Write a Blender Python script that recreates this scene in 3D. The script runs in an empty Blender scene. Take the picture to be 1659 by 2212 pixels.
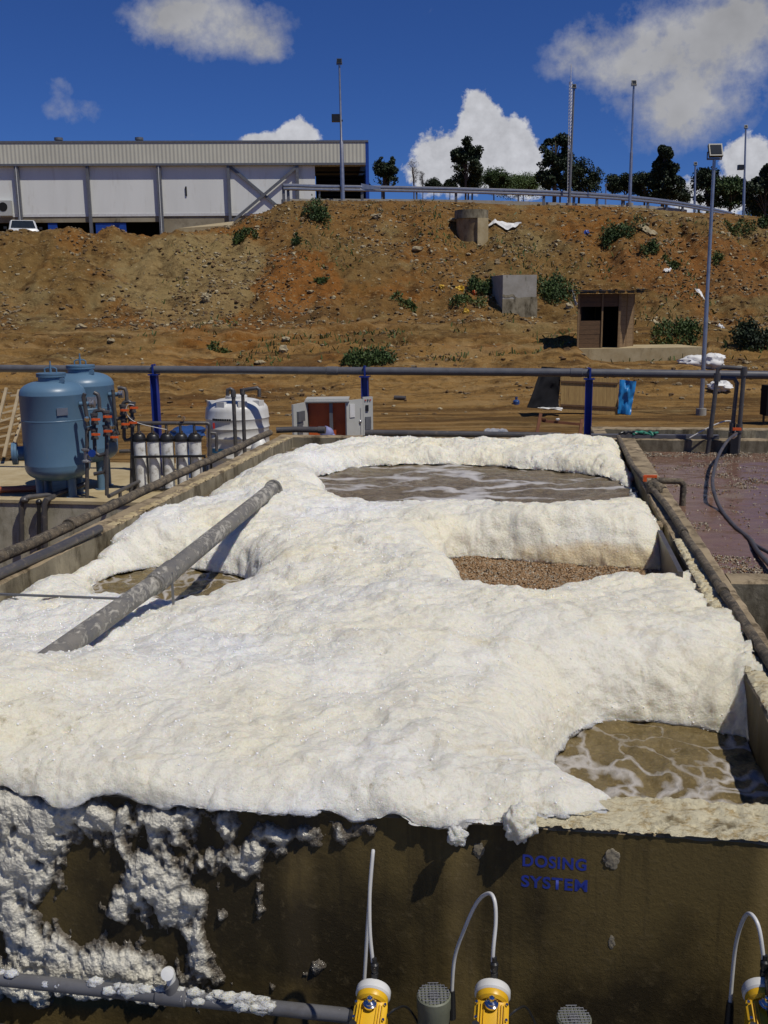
import bpy, math, random
import numpy as np
from mathutils import Vector, noise as mnoise
random.seed(7); RNG = np.random.RandomState(7)
R = math.radians
SC = bpy.context.scene
COL = SC.collection

# ------------------------------------------------------------------ camera
CAM_H, PITCH, ROLL, FPX = 1.6, 11.7, 0.012, 2100.0
CX, CY = 829.5, 1106.0
cam_d = bpy.data.cameras.new("camera"); cam = bpy.data.objects.new("camera", cam_d); COL.objects.link(cam)
cam_d.sensor_fit = 'VERTICAL'; cam_d.sensor_height = 24.0; cam_d.lens = 24.0 * FPX / 2212.0
cam_d.clip_start = 0.05; cam_d.clip_end = 20000
_p = R(PITCH)
FW = np.array([0, math.cos(_p), -math.sin(_p)]); _rt = np.array([1., 0, 0]); _up = np.cross(_rt, FW)
RT = math.cos(ROLL) * _rt - math.sin(ROLL) * _up; UP = math.cos(ROLL) * _up + math.sin(ROLL) * _rt
EYE = np.array([0, 0, CAM_H])
from mathutils import Matrix
cam.matrix_world = Matrix(((RT[0], UP[0], -FW[0], 0), (RT[1], UP[1], -FW[1], 0), (RT[2], UP[2], -FW[2], CAM_H), (0, 0, 0, 1)))
SC.camera = cam

# ------------------------------------------------------------------ sun, sky, exposure
SUN_EL, SUN_AZ = 60.0, 50.0            # azimuth measured from straight behind the camera towards its right
_e, _a = R(SUN_EL), R(SUN_AZ)
SUNV = Vector((math.sin(_a) * math.cos(_e), -math.cos(_a) * math.cos(_e), math.sin(_e)))
sun_d = bpy.data.lights.new("sun", 'SUN'); sun = bpy.data.objects.new("sun", sun_d); COL.objects.link(sun)
sun_d.energy = 4.0; sun_d.angle = R(0.53); sun_d.color = (1.0, 0.95, 0.86)
sun.rotation_euler = SUNV.to_track_quat('Z', 'Y').to_euler(); sun.location = (8, -6, 14)
SC.view_settings.view_transform = 'Standard'; SC.view_settings.look = 'None'
SC.view_settings.exposure = -0.22; SC.view_settings.gamma = 1.0
SC.render.engine = 'CYCLES'

def ray(x, y): return FW + RT * (x - CX) / FPX - UP * (y - CY) / FPX

W = bpy.data.worlds.new("World"); SC.world = W; W.use_nodes = True
def build_world():
    nt = W.node_tree; N = nt.nodes; L = nt.links; N.clear()
    out = N.new('ShaderNodeOutputWorld')
    sky = N.new('ShaderNodeTexSky'); sky.sky_type = 'NISHITA'; sky.sun_disc = False
    sky.sun_elevation = _e
    sky.sun_rotation = math.atan2(SUNV.x, SUNV.y)
    sky.altitude = 1800; sky.air_density = 1.0; sky.dust_density = 0.1; sky.ozone_density = 3.0
    tint = N.new('ShaderNodeMix'); tint.data_type = 'RGBA'; tint.blend_type = 'MULTIPLY'; tint.inputs[0].default_value = 1
    L.new(sky.outputs[0], tint.inputs[6]); tint.inputs[7].default_value = (0.27, 0.47, 0.92, 1)
    def M(op, a, b=None, c=None, cl=False):
        n = N.new('ShaderNodeMath'); n.operation = op; n.use_clamp = cl
        for i, v in enumerate((a, b, c)):
            if v is None: continue
            if isinstance(v, (int, float)): n.inputs[i].default_value = v
            else: L.new(v, n.inputs[i])
        return n.outputs[0]
    geo = N.new('ShaderNodeNewGeometry'); sep = N.new('ShaderNodeSeparateXYZ')
    vm = N.new('ShaderNodeVectorMath'); vm.operation = 'SCALE'; vm.inputs[3].default_value = -1
    L.new(geo.outputs['Incoming'], vm.inputs[0]); L.new(vm.outputs[0], sep.inputs[0])
    yy = M('MAXIMUM', sep.outputs[1], 0.02)
    X = M('DIVIDE', sep.outputs[0], yy); Z = M('DIVIDE', sep.outputs[2], yy)
    cmb = N.new('ShaderNodeCombineXYZ'); L.new(X, cmb.inputs[0]); L.new(Z, cmb.inputs[1])
    def nz(scale, det, rough, off):
        mp = N.new('ShaderNodeMapping'); mp.inputs['Location'].default_value = (off, off * .7, 0); L.new(cmb.outputs[0], mp.inputs[0])
        n = N.new('ShaderNodeTexNoise'); n.inputs['Scale'].default_value = scale; n.inputs['Detail'].default_value = det
        n.inputs['Roughness'].default_value = rough; L.new(mp.outputs[0], n.inputs[0]); return n.outputs[0]
    n1 = nz(22, 7, .6, 3.1); n2 = nz(75, 5, .6, 9.7); n3 = nz(14, 4, .55, 17.)
    # cumulus: (centre, radii, density, edge hardness, brightness) as directions in the sky
    SOFT = [(345,45,80,55,1.),(440,20,115,50,1.1),(530,70,90,52,1.1),(590,108,50,28,.8),(430,105,80,32,.35),
            (155,238,80,34,.52),(130,180,34,22,.42),(905,28,42,34,.25),(430,290,40,26,.18),(640,190,50,40,.12),
            (1250,105,55,62,1.),(1400,105,110,90,1.1),(1560,85,140,105,1.2),(1500,215,135,72,1.),(1470,250,75,55,.8),(1620,30,90,70,.9),(1320,170,75,45,.7),(1440,310,110,45,.3),(1180,140,50,40,.3)]
    HARD = [(1032,236,32,46,1.5),(1055,310,68,70,1.5),(940,322,58,55,1.1),(1110,330,52,62,1.4),(1010,385,135,45,1.4),(1150,385,55,48,1.),
            (600,303,85,24,1.0),(645,282,36,30,1.3),(540,300,40,16,.6),(1605,332,48,36,1.3),(1650,380,75,75,1.3),(1550,420,120,50,.8),(1480,420,80,50,.6)]
    def field(lst):
        acc = None
        for (px, py, rx, ry, d) in lst:
            r0 = ray(px, py); cx, cz = r0[0] / r0[1], r0[2] / r0[1]
            ra = abs(ray(px + rx, py)[0] / ray(px + rx, py)[1] - cx); q = ray(px, py - ry); rb = abs(q[2] / q[1] - cz)
            a = M('DIVIDE', M('SUBTRACT', X, cx), ra); b = M('DIVIDE', M('SUBTRACT', Z, cz), rb)
            e = M('ADD', M('MULTIPLY', a, a), M('MULTIPLY', b, b))
            g = M('MULTIPLY', M('POWER', 2.718, M('MULTIPLY', e, -1.1)), d)
            acc = g if acc is None else M('ADD', acc, g)
        return acc
    fs = field(SOFT); fh = field(HARD)
    ns = M('ADD', M('MULTIPLY', M('SUBTRACT', n1, .5), 2.3), M('MULTIPLY', M('SUBTRACT', n2, .5), 1.1))
    ds = M('MULTIPLY', M('SUBTRACT', M('ADD', fs, M('MULTIPLY', ns, M('MINIMUM', M('ADD', fs, .25), 1.0))), .26), .88, None, True)
    nh = M('ADD', M('MULTIPLY', M('SUBTRACT', n1, .5), 1.7), M('MULTIPLY', M('SUBTRACT', n2, .5), 1.5))
    dh = M('MULTIPLY', M('SUBTRACT', M('ADD', fh, M('MULTIPLY', nh, .8)), .52), 3.4, None, True)
    d = M('MAXIMUM', ds, M('MULTIPLY', dh, .97))
    d = M('MULTIPLY', d, M('GREATER_THAN', sep.outputs[1], 0.05))
    # brightness of the cloud: thick parts seen from below are greyer, with billows
    bs = M('SUBTRACT', M('ADD', .22, M('MULTIPLY', n3, .26)), M('MULTIPLY', M('SUBTRACT', fs, .6), .03))
    bh = M('ADD', .22, M('ADD', M('MULTIPLY', n2, .30), M('MULTIPLY', n1, .22)))
    hh = M('GREATER_THAN', dh, ds)
    br = M('ADD', M('MULTIPLY', bh, hh), M('MULTIPLY', bs, M('SUBTRACT', 1.0, hh)))
    cc = N.new('ShaderNodeCombineXYZ')
    L.new(M('MULTIPLY', br, .97), cc.inputs[0]); L.new(M('MULTIPLY', br, .98), cc.inputs[1]); L.new(M('MULTIPLY', br, 1.04), cc.inputs[2])
    b1 = N.new('ShaderNodeBackground'); b1.inputs[1].default_value = 0.08; L.new(tint.outputs[2], b1.inputs[0])
    b2 = N.new('ShaderNodeBackground'); b2.inputs[1].default_value = 1.3; L.new(cc.outputs[0], b2.inputs[0])
    mx = N.new('ShaderNodeMixShader'); L.new(d, mx.inputs[0]); L.new(b1.outputs[0], mx.inputs[1]); L.new(b2.outputs[0], mx.inputs[2])
    L.new(mx.outputs[0], out.inputs[0])
build_world()

# ------------------------------------------------------------------ geometry helpers
TY = R(9.5); TC, TS = math.cos(TY), math.sin(TY)
def UVZ(u, v, z=0.0): return np.array([u * TC + v * TS, -u * TS + v * TC, z])
def toUV(P): return np.array([P[0] * TC - P[1] * TS, P[0] * TS + P[1] * TC, P[2]])
def atz(x, y, z=0.0): d = ray(x, y); return EYE + d * (z - CAM_H) / d[2]
def atY(x, y, Y): d = ray(x, y); return EYE + d * Y / d[1]
def atv(x, y, v): d = ray(x, y); return EYE + d * v / (d[0] * TS + d[1] * TC)
def mpp(Y): return Y / FPX / math.cos(_p)      # metres per photo pixel at a depth

def _h(ix, iy, s):
    n = (ix.astype(np.int64) * 374761393 + iy.astype(np.int64) * 668265263 + s * 1442695041) & 0xffffffff
    n = ((n ^ (n >> 13)) * 1274126177) & 0xffffffff
    n = ((n ^ (n >> 16)) * 2246822519) & 0xffffffff
    return ((n ^ (n >> 15)) & 0xffffff) / float(0xffffff)
def vnoise(x, y, s=0):
    x = np.asarray(x, float); y = np.asarray(y, float)
    ix = np.floor(x); iy = np.floor(y); fx = x - ix; fy = y - iy
    fx = fx * fx * fx * (fx * (fx * 6 - 15) + 10); fy = fy * fy * fy * (fy * (fy * 6 - 15) + 10)
    a = _h(ix, iy, s); b = _h(ix + 1, iy, s); c = _h(ix, iy + 1, s); d = _h(ix + 1, iy + 1, s)
    return (a + (b - a) * fx) * (1 - fy) + (c + (d - c) * fx) * fy
def fbm(x, y, o=4, s=0, g=.5):
    t = 0; a = 1; n = 0
    for i in range(o): t = t + a * (vnoise(x * 2**i + 17.3 * i, y * 2**i - 9.1 * i, s + i) - .5); n += a; a *= g
    return t / n * 2
def worley(x, y, s=0):
    x = np.asarray(x, float); y = np.asarray(y, float); ix = np.floor(x); iy = np.floor(y); best = np.full(x.shape, 9.)
    for dx in (-1, 0, 1):
        for dy in (-1, 0, 1):
            jx = ix + dx; jy = iy + dy
            px = jx + _h(jx, jy, s); py = jy + _h(jx, jy, s + 57)
            best = np.minimum(best, (px - x)**2 + (py - y)**2)
    return np.sqrt(best)
def _h3(ix, iy, iz, s): return _h(ix + iz * 131, iy + iz * 71, s)
def vn3(x, y, z, s=0):
    ix = np.floor(x); iy = np.floor(y); iz = np.floor(z); f = [x - ix, y - iy, z - iz]; f = [q * q * (3 - 2 * q) for q in f]; r = 0
    for a in (0, 1):
        for b in (0, 1):
            for c in (0, 1):
                w = (f[0] if a else 1 - f[0]) * (f[1] if b else 1 - f[1]) * (f[2] if c else 1 - f[2]); r = r + w * _h3(ix + a, iy + b, iz + c, s)
    return r
def fb3(x, y, z, o=3, s=0, g=.5):
    t = 0; a = 1; n = 0
    for i in range(o): t = t + a * (vn3(x * 2**i + 3.1 * i, y * 2**i + 7.7 * i, z * 2**i, s + i) - .5); n += a; a *= g
    return t / n * 2
def wor3(x, y, z, s=0):
    ix = np.floor(x); iy = np.floor(y); iz = np.floor(z); best = np.full(x.shape, 9.)
    for dx in (-1, 0, 1):
        for dy in (-1, 0, 1):
            for dz in (-1, 0, 1):
                jx, jy, jz = ix + dx, iy + dy, iz + dz
                best = np.minimum(best, (jx + _h3(jx, jy, jz, s) - x)**2 + (jy + _h3(jx, jy, jz, s + 57) - y)**2 + (jz + _h3(jx, jy, jz, s + 91) - z)**2)
    return np.sqrt(best)
def sst(a, b, x): t = np.clip((x - a) / (b - a), 0, 1); return t * t * (3 - 2 * t)
def sdpoly(x, y, P):
    """signed distance, positive inside"""
    x = np.asarray(x, float); y = np.asarray(y, float)
    d = np.full(x.shape, 1e9); ins = np.zeros(x.shape, bool); n = len(P)
    for i in range(n):
        ax, ay = P[i]; bx, by = P[(i + 1) % n]
        ex, ey = bx - ax, by - ay; t = np.clip(((x - ax) * ex + (y - ay) * ey) / (ex * ex + ey * ey), 0, 1)
        d = np.minimum(d, (x - ax - t * ex)**2 + (y - ay - t * ey)**2)
        c = ((ay > y) != (by > y)) & (x < (bx - ax) * (y - ay) / ((by - ay) if by != ay else 1e-9) + ax); ins ^= c
    d = np.sqrt(d); return np.where(ins, d, -d)

class MB:
    def __init__(s): s.v = []; s.f = []; s.mi = []; s.m = 0
    def add(s, V, F):
        o = len(s.v); s.v.extend([tuple(map(float, p)) for p in V]); s.f.extend([tuple(i + o for i in f) for f in F]); s.mi.extend([s.m] * len(F))
    def box(s, c, size, yaw=0.0, B=None, taper=1.0):
        """c centre; size along local axes; B optional 3 basis vectors"""
        if B is None: B = (np.array([math.cos(yaw), math.sin(yaw), 0]), np.array([-math.sin(yaw), math.cos(yaw), 0]), np.array([0, 0, 1.]))
        c = np.array(c, float); V = []
        for k in (-1, 1):
            for (i, j) in ((-1, -1), (1, -1), (1, 1), (-1, 1)):
                t = taper if k > 0 else 1
                V.append(c + B[0] * i * size[0] / 2 * t + B[1] * j * size[1] / 2 * t + B[2] * k * size[2] / 2)
        s.add(V, [(3, 2, 1, 0), (4, 5, 6, 7), (0, 1, 5, 4), (1, 2, 6, 5), (2, 3, 7, 6), (3, 0, 4, 7)])
    def ubox(s, u0, u1, v0, v1, z0, z1):
        s.box(UVZ((u0 + u1) / 2, (v0 + v1) / 2, (z0 + z1) / 2), (u1 - u0, v1 - v0, z1 - z0), -TY)
    def tube(s, pts, r, n=14, cap=True):
        P = [np.array(p, float) for p in pts]; rr = r if hasattr(r, '__len__') else [r] * len(P)
        T = []
        for i in range(len(P)):
            a = P[i] - P[i - 1] if i > 0 else P[1] - P[0]; b = P[i + 1] - P[i] if i < len(P) - 1 else P[-1] - P[-2]
            a = a / (np.linalg.norm(a) + 1e-12); b = b / (np.linalg.norm(b) + 1e-12); t = a + b; T.append(t / (np.linalg.norm(t) + 1e-12))
        ref = np.array([0, 0, 1.]) if abs(T[0][2]) < .9 else np.array([1., 0, 0])
        x = np.cross(ref, T[0]); x /= np.linalg.norm(x); V = []
        for i in range(len(P)):
            x = x - T[i] * (x @ T[i]); x /= np.linalg.norm(x); y = np.cross(T[i], x)
            for k in range(n): a = 2 * math.pi * k / n; V.append(P[i] + rr[i] * (x * math.cos(a) + y * math.sin(a)))
        F = []
        for i in range(len(P) - 1):
            for k in range(n): a = i * n + k; b = i * n + (k + 1) % n; F.append((a, b, b + n, a + n))
        if cap: F.append(tuple(range(n))[::-1]); F.append(tuple((len(P) - 1) * n + k for k in range(n)))
        s.add(V, F)
    def cyl(s, a, b, r, r2=None, n=16): s.tube([a, b], [r, r if r2 is None else r2], n)
    def lathe(s, c, prof, n=40, axis=None, ref=None):
        c = np.array(c, float)
        A = np.array(axis if axis is not None else (0, 0, 1.), float); A /= np.linalg.norm(A)
        q = np.array([1., 0, 0]) if abs(A[0]) < .9 else np.array([0, 1., 0]); X = np.cross(q, A); X /= np.linalg.norm(X); Y = np.cross(A, X)
        V = []; F = []
        for (r, z) in prof:
            for k in range(n): a = 2 * math.pi * k / n; V.append(c + A * z + r * (X * math.cos(a) + Y * math.sin(a)))
        for i in range(len(prof) - 1):
            for k in range(n): a = i * n + k; b = i * n + (k + 1) % n; F.append((a, b, b + n, a + n))
        F.append(tuple(range(n))[::-1]); F.append(tuple((len(prof) - 1) * n + k for k in range(n)))
        s.add(V, F)
    def quad(s, a, b, c, d): s.add([a, b, c, d], [(0, 1, 2, 3)])
    def slab(s, pts, dvec):
        """extrude a planar outline"""
        n = len(pts); P = [np.array(p, float) for p in pts]; Q = [p + np.array(dvec, float) for p in P]
        s.add(P + Q, [tuple(range(n))[::-1], tuple(range(n, 2 * n))] + [(i, (i + 1) % n, (i + 1) % n + n, i + n) for i in range(n)])
    def blob(s, c, rad, seed=0, amp=.25, nu=20, nv=12, fr=2.0, flat=None):
        V = []; F = []; c = np.array(c, float)
        for j in range(nv + 1):
            th = math.pi * j / nv
            for i in range(nu):
                ph = 2 * math.pi * i / nu; d = Vector((math.sin(th) * math.cos(ph), math.sin(th) * math.sin(ph), math.cos(th)))
                k = 1 + amp * (mnoise.fractal(d * fr + Vector((seed * 7.1, seed * 3.3, seed)), 1.0, 2.0, 4)) * 1.4
                V.append(c + np.array([d.x * rad[0], d.y * rad[1], d.z * rad[2]]) * k)
        for j in range(nv):
            for i in range(nu): a = j * nu + i; b = j * nu + (i + 1) % nu; F.append((a, a + nu, b + nu, b))
        s.add(V, F)
    def mesh(s, name, mats, loc=(0, 0, 0), smooth=True, ang=35):
        me = bpy.data.meshes.new(name); l = np.array(loc, float)
        me.from_pydata([tuple(np.array(p) - l) for p in s.v], [], s.f)
        for m in (mats if isinstance(mats, (list, tuple)) else [mats]): me.materials.append(m)
        if any(s.mi): me.polygons.foreach_set('material_index', s.mi)
        if smooth:
            me.shade_smooth()
            try: me.set_sharp_from_angle(angle=R(ang))
            except Exception: pass
        me.update(); return me

def prop(o, label=None, cat=None, group=None, kind=None):
    if label: o['label'] = label
    if cat: o['category'] = cat
    if group: o['group'] = group
    if kind: o['kind'] = kind
    return o
def thing(name, label, cat, loc, group=None):
    o = bpy.data.objects.new(name, None); o.empty_display_size = .1; COL.objects.link(o); o.location = tuple(map(float, loc)); return prop(o, label, cat, group)
def _world(o):
    v = np.array(o.location); 
    while o.parent: o = o.parent; v = v + np.array(o.location)
    return v
def part(parent, name, mb, mat, label=None, smooth=True, ang=35):
    me = mb.mesh(name, mat, _world(parent), smooth, ang); o = bpy.data.objects.new(name, me); COL.objects.link(o); o.parent = parent
    if label: o['label'] = label
    return o
def solo(name, mb, mat, label=None, cat=None, group=None, kind=None, smooth=True, loc=None, ang=35):
    if loc is None: loc = np.mean(np.array(mb.v), axis=0); loc[2] = min(p[2] for p in mb.v)
    if kind: loc = np.zeros(3)
    me = mb.mesh(name, mat, loc, smooth, ang); o = bpy.data.objects.new(name, me); COL.objects.link(o); o.location = tuple(loc)
    return prop(o, label, cat, group, kind)
def grid_mesh(name, P, keep=None, mats=(), smooth=True):
    """P: (rows, cols, 3) array"""
    r, c, _ = P.shape; idx = np.arange(r * c).reshape(r, c)
    F = np.stack([idx[:-1, :-1], idx[:-1, 1:], idx[1:, 1:], idx[1:, :-1]], -1).reshape(-1, 4)
    if keep is not None:
        k = (keep[:-1, :-1] | keep[:-1, 1:] | keep[1:, 1:] | keep[1:, :-1]).reshape(-1); F = F[k]
        used = np.unique(F); mp = -np.ones(r * c, int); mp[used] = np.arange(len(used)); F = mp[F]; V = P.reshape(-1, 3)[used]
    else: V = P.reshape(-1, 3)
    return np_mesh(name, V, F, mats, smooth)
def np_mesh(name, V, F, mats=(), smooth=True, mi=None):
    me = bpy.data.meshes.new(name); k = F.shape[1]
    me.vertices.add(len(V)); me.vertices.foreach_set('co', V.astype(np.float32).ravel())
    me.loops.add(F.size); me.loops.foreach_set('vertex_index', F.astype(np.int32).ravel())
    me.polygons.add(len(F)); me.polygons.foreach_set('loop_start', np.arange(0, F.size, k, dtype=np.int32))
    if mi is not None: me.polygons.foreach_set('material_index', mi.astype(np.int32))
    me.polygons.foreach_set('use_smooth', np.full(len(F), smooth)); me.update(calc_edges=True); me.validate()
    for m in mats: me.materials.append(m)
    return me
def obj_from(me, name, kind=None, label=None, cat=None, group=None, loc=(0, 0, 0)):
    o = bpy.data.objects.new(name, me); COL.objects.link(o); o.location = loc; return prop(o, label, cat, group, kind)

# ------------------------------------------------------------------ materials
class NB:
    def __init__(s, name):
        s.m = bpy.data.materials.new(name); s.m.use_nodes = True; s.nt = s.m.node_tree; s.N = s.nt.nodes; s.L = s.nt.links
        s.b = s.N['Principled BSDF']; s.tc = s.N.new('ShaderNodeNewGeometry')
    def pos(s, scale=(1, 1, 1), rz=0, loc=(0, 0, 0), local=False):
        mp = s.N.new('ShaderNodeMapping'); mp.inputs['Scale'].default_value = scale; mp.inputs['Rotation'].default_value = (0, 0, rz); mp.inputs['Location'].default_value = loc
        if local: t = s.N.new('ShaderNodeTexCoord'); s.L.new(t.outputs['Object'], mp.inputs[0])
        else: s.L.new(s.tc.outputs['Position'], mp.inputs[0])
        return mp.outputs[0]
    def noise(s, scale=5, det=4, rough=.55, vec=None, dist=0):
        n = s.N.new('ShaderNodeTexNoise'); n.inputs['Scale'].default_value = scale; n.inputs['Detail'].default_value = det; n.inputs['Roughness'].default_value = rough; n.inputs['Distortion'].default_value = dist
        s.L.new(vec if vec is not None else s.pos(), n.inputs['Vector']); return n.outputs[0]
    def vor(s, scale=5, feat='F1', vec=None, out=0, rnd=1):
        n = s.N.new('ShaderNodeTexVoronoi'); n.feature = feat; n.inputs['Scale'].default_value = scale; n.inputs['Randomness'].default_value = rnd
        s.L.new(vec if vec is not None else s.pos(), n.inputs['Vector']); return n.outputs[out]
    def ramp(s, fac, stops):
        n = s.N.new('ShaderNodeValToRGB'); s.L.new(fac, n.inputs[0]); e = n.color_ramp.elements
        while len(e) < len(stops): e.new(.5)
        for i, (p, c) in enumerate(stops):
            e[i].position = p; e[i].color = (c, c, c, 1) if isinstance(c, (int, float)) else tuple(c) + (1,)
        return n.outputs[0]
    def mix(s, f, a, b, mode='MIX'):
        n = s.N.new('ShaderNodeMix'); n.data_type = 'RGBA'; n.blend_type = mode
        for k, v in ((0, f), (6, a), (7, b)):
            if isinstance(v, (int, float)): n.inputs[k].default_value = v if k == 0 else (v, v, v, 1)
            elif isinstance(v, tuple): n.inputs[k].default_value = v + (1,)
            else: s.L.new(v, n.inputs[k])
        return n.outputs[2]
    def math(s, op, a, b=None, c=None, cl=False):
        n = s.N.new('ShaderNodeMath'); n.operation = op; n.use_clamp = cl
        for i, v in enumerate((a, b, c)):
            if v is None: continue
            if isinstance(v, (int, float)): n.inputs[i].default_value = v
            else: s.L.new(v, n.inputs[i])
        return n.outputs[0]
    def sep(s, vec=None):
        n = s.N.new('ShaderNodeSeparateXYZ'); s.L.new(vec if vec is not None else s.pos(), n.inputs[0]); return n.outputs
    def bump(s, h, strength=.5, dist=.01, prev=None, to='Normal'):
        n = s.N.new('ShaderNodeBump'); n.inputs['Strength'].default_value = strength; n.inputs['Distance'].default_value = dist
        s.L.new(h, n.inputs['Height'])
        if prev is not None: s.L.new(prev, n.inputs['Normal'])
        if to: s.L.new(n.outputs[0], s.b.inputs[to])
        return n.outputs[0]
    def set(s, **k):
        for a, v in k.items():
            i = s.b.inputs[a.replace('_', ' ')]
            if hasattr(v, 'is_output') or isinstance(v, bpy.types.NodeSocket): s.L.new(v, i)
            else: i.default_value = v + (1,) if isinstance(v, tuple) and len(v) == 3 and i.type == 'RGBA' else v
        return s
def simple(name, a, b=None, rough=.6, scale=6, metal=0, bump=.15, bscale=60, dirt=None, dscale=3, dlo=.5, dhi=.7, spec=.5, stretch=(1, 1, 1)):
    """base colour a drifting to b, with patches of dirt"""
    n = NB(name); b = b or tuple(x * .75 for x in a)
    c = n.mix(n.ramp(n.noise(scale, 6, .6, n.pos(stretch)), [(.35, 0.), (.65, 1.)]), a, b)
    if dirt: c = n.mix(n.ramp(n.noise(dscale, 8, .7, n.pos(stretch, loc=(4, 2, 1))), [(dlo, 0.), (dhi, 1.)]), c, dirt)
    n.set(Base_Color=c, Roughness=rough, Metallic=metal); n.b.inputs['Specular IOR Level'].default_value = spec
    if bump: n.bump(n.noise(bscale, 5, .6), bump, .01)
    return n.m

def UVZ_(u, v, z=0.0): return UVZ(u, v, z)
def m_foam():
    n = NB('foam_bubbles')
    big = n.ramp(n.noise(1.1, 4, .55), [(.36, 0.), (.66, 1.)])
    warm = n.mix(big, (.91, .90, .84), (.91, .86, .69))
    at_ = 0; sp = n.sep(); cream = n.ramp(n.math('ADD', n.math('MULTIPLY', n.noise(.9, 3, .5, n.pos(loc=(5, 5, 0))), 1.0), n.math('MULTIPLY', sp[0], .09)), [(.38, 0.), (.72, 1.)])
    warm = n.mix(n.math('MULTIPLY', cream, .6), warm, (.89, .81, .57))
    # small brown flecks where scum has dried
    fl = n.ramp(n.noise(9, 9, .72), [(.60, 0.), (.72, 1.)])
    fl = n.math('MULTIPLY', fl, n.ramp(n.noise(1.3, 3, .5, n.pos(loc=(8, 1, 3))), [(.45, 0.), (.6, 1.)]))
    c = n.mix(n.math('MULTIPLY', fl, .75), warm, (.40, .31, .13))
    cpt = UVZ(.45, 6.95, -.16); dd = n.math('ADD', n.math('ADD', n.math('POWER', n.math('DIVIDE', n.math('SUBTRACT', sp[0], float(cpt[0])), .75), 2.), n.math('POWER', n.math('DIVIDE', n.math('SUBTRACT', sp[1], float(cpt[1])), .45), 2.)), n.math('POWER', n.math('DIVIDE', n.math('SUBTRACT', sp[2], -.16), .13), 2.))
    c = n.mix(n.math('MULTIPLY', n.ramp(n.math('ADD', dd, n.math('MULTIPLY', n.math('SUBTRACT', n.noise(6, 5, .65), .5), 1.6)), [(.3, 1.), (1.2, 0.)]), .7), c, (.74, .56, .27))
    pore = n.ramp(n.vor(95, 'F1', n.pos()), [(.0, 1.), (.28, 0.)])
    pm = n.ramp(n.noise(14, 4, .6, n.pos(loc=(2, 7, 0))), [(.5, 0.), (.68, 1.)])
    c = n.mix(n.math('MULTIPLY', n.math('MULTIPLY', pore, pm), .35), c, (.50, .46, .34))
    cell = n.N.new('ShaderNodeTexVoronoi'); cell.inputs['Scale'].default_value = 120; n.L.new(n.pos(), cell.inputs['Vector'])
    gr = n.sep(cell.outputs['Color'])[0]; c = n.mix(n.math('MULTIPLY', n.ramp(gr, [(.0, 1.), (.45, 0.)]), .20), c, (.50, .46, .36))
    vv_ = n.math('ADD', n.math('MULTIPLY', sp[0], TS), n.math('MULTIPLY', sp[1], TC)); ed = n.ramp(vv_, [(.0, 1.), (1., 1.)]); edm = n.N.new('ShaderNodeMapRange'); n.L.new(vv_, edm.inputs[0]); edm.inputs[1].default_value = 2.8; edm.inputs[2].default_value = 3.7; edm.inputs[3].default_value = 1.; edm.inputs[4].default_value = 0.
    fk = n.math('MULTIPLY', n.math('MULTIPLY', edm.outputs[0], n.ramp(n.noise(15, 8, .75, n.pos(loc=(1, 9, 4))), [(.55, 0.), (.66, 1.)])), n.ramp(n.noise(2.3, 3, .5, n.pos(loc=(7, 1, 1))), [(.42, 0.), (.56, 1.)])); c = n.mix(n.math('MULTIPLY', fk, .8), c, (.34, .27, .11))
    sc2 = n.math('MULTIPLY', n.ramp(n.noise(2.6, 7, .72, n.pos((1, 1.8, 1), TY, (6, 2, 2))), [(.57, 0.), (.68, 1.)]), .45); c = n.mix(sc2, c, (.72, .62, .38))
    n.set(Base_Color=c, Roughness=.55); n.b.inputs['Specular IOR Level'].default_value = .35
    n.b.inputs['Subsurface Weight'].default_value = .55; n.b.inputs['Subsurface Radius'].default_value = (1., .82, .50); n.b.inputs['Subsurface Scale'].default_value = .045
    h1 = n.bump(n.noise(24, 7, .72), .6, .03, None, None)
    h2 = n.bump(n.vor(55, 'F1', n.pos()), .35, .012, h1, None)
    h3 = n.bump(n.noise(170, 4, .75), .8, .010, h2, 'Normal')
    # film of bubbles: sharp little glints
    hb = n.bump(n.vor(170, 'F1', n.pos((1, 1, 1))), .9, .006, h1, None); n.L.new(hb, n.b.inputs['Coat Normal'])
    wet = n.ramp(n.noise(3.0, 6, .7, n.pos(loc=(1, 3, 9))), [(.42, 0.), (.60, 1.)])
    n.set(Coat_Weight=n.math('MULTIPLY', wet, .75), Coat_Roughness=.12)
    return n.m
def m_bubble():
    n = NB('bubble_film'); n.set(Base_Color=(.95, .94, .90), Roughness=.25, Coat_Weight=1.0, Coat_Roughness=.05, Coat_IOR=2.0); return n.m
def m_splat():
    n = NB('foam_splatter')
    at = n.N.new('ShaderNodeAttribute'); at.attribute_name = 'thick'
    thin = n.ramp(n.math('ADD', at.outputs['Fac'], n.math('MULTIPLY', n.math('SUBTRACT', n.noise(22, 8, .7), .5), .9)), [(.16, 1.), (.60, 0.)])
    c = n.mix(thin, (.60, .57, .47), (.11, .09, .06))
    pore = n.ramp(n.vor(110, 'F1', n.pos()), [(.0, 1.), (.3, 0.)])
    c = n.mix(n.math('MULTIPLY', n.math('MULTIPLY', pore, n.ramp(n.noise(12, 4, .6), [(.42, 0.), (.6, 1.)])), .85), c, (.05, .04, .025))
    n.set(Base_Color=c, Roughness=.5)
    h1 = n.bump(n.noise(25, 6, .7), .6, .02, None, None); n.bump(n.vor(90, 'F1', n.pos()), .5, .008, h1, 'Normal')
    hb = n.bump(n.vor(190, 'F1', n.pos()), .9, .006, h1, None); n.L.new(hb, n.b.inputs['Coat Normal'])
    n.set(Coat_Weight=.8, Coat_Roughness=.12); return n.m
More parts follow.
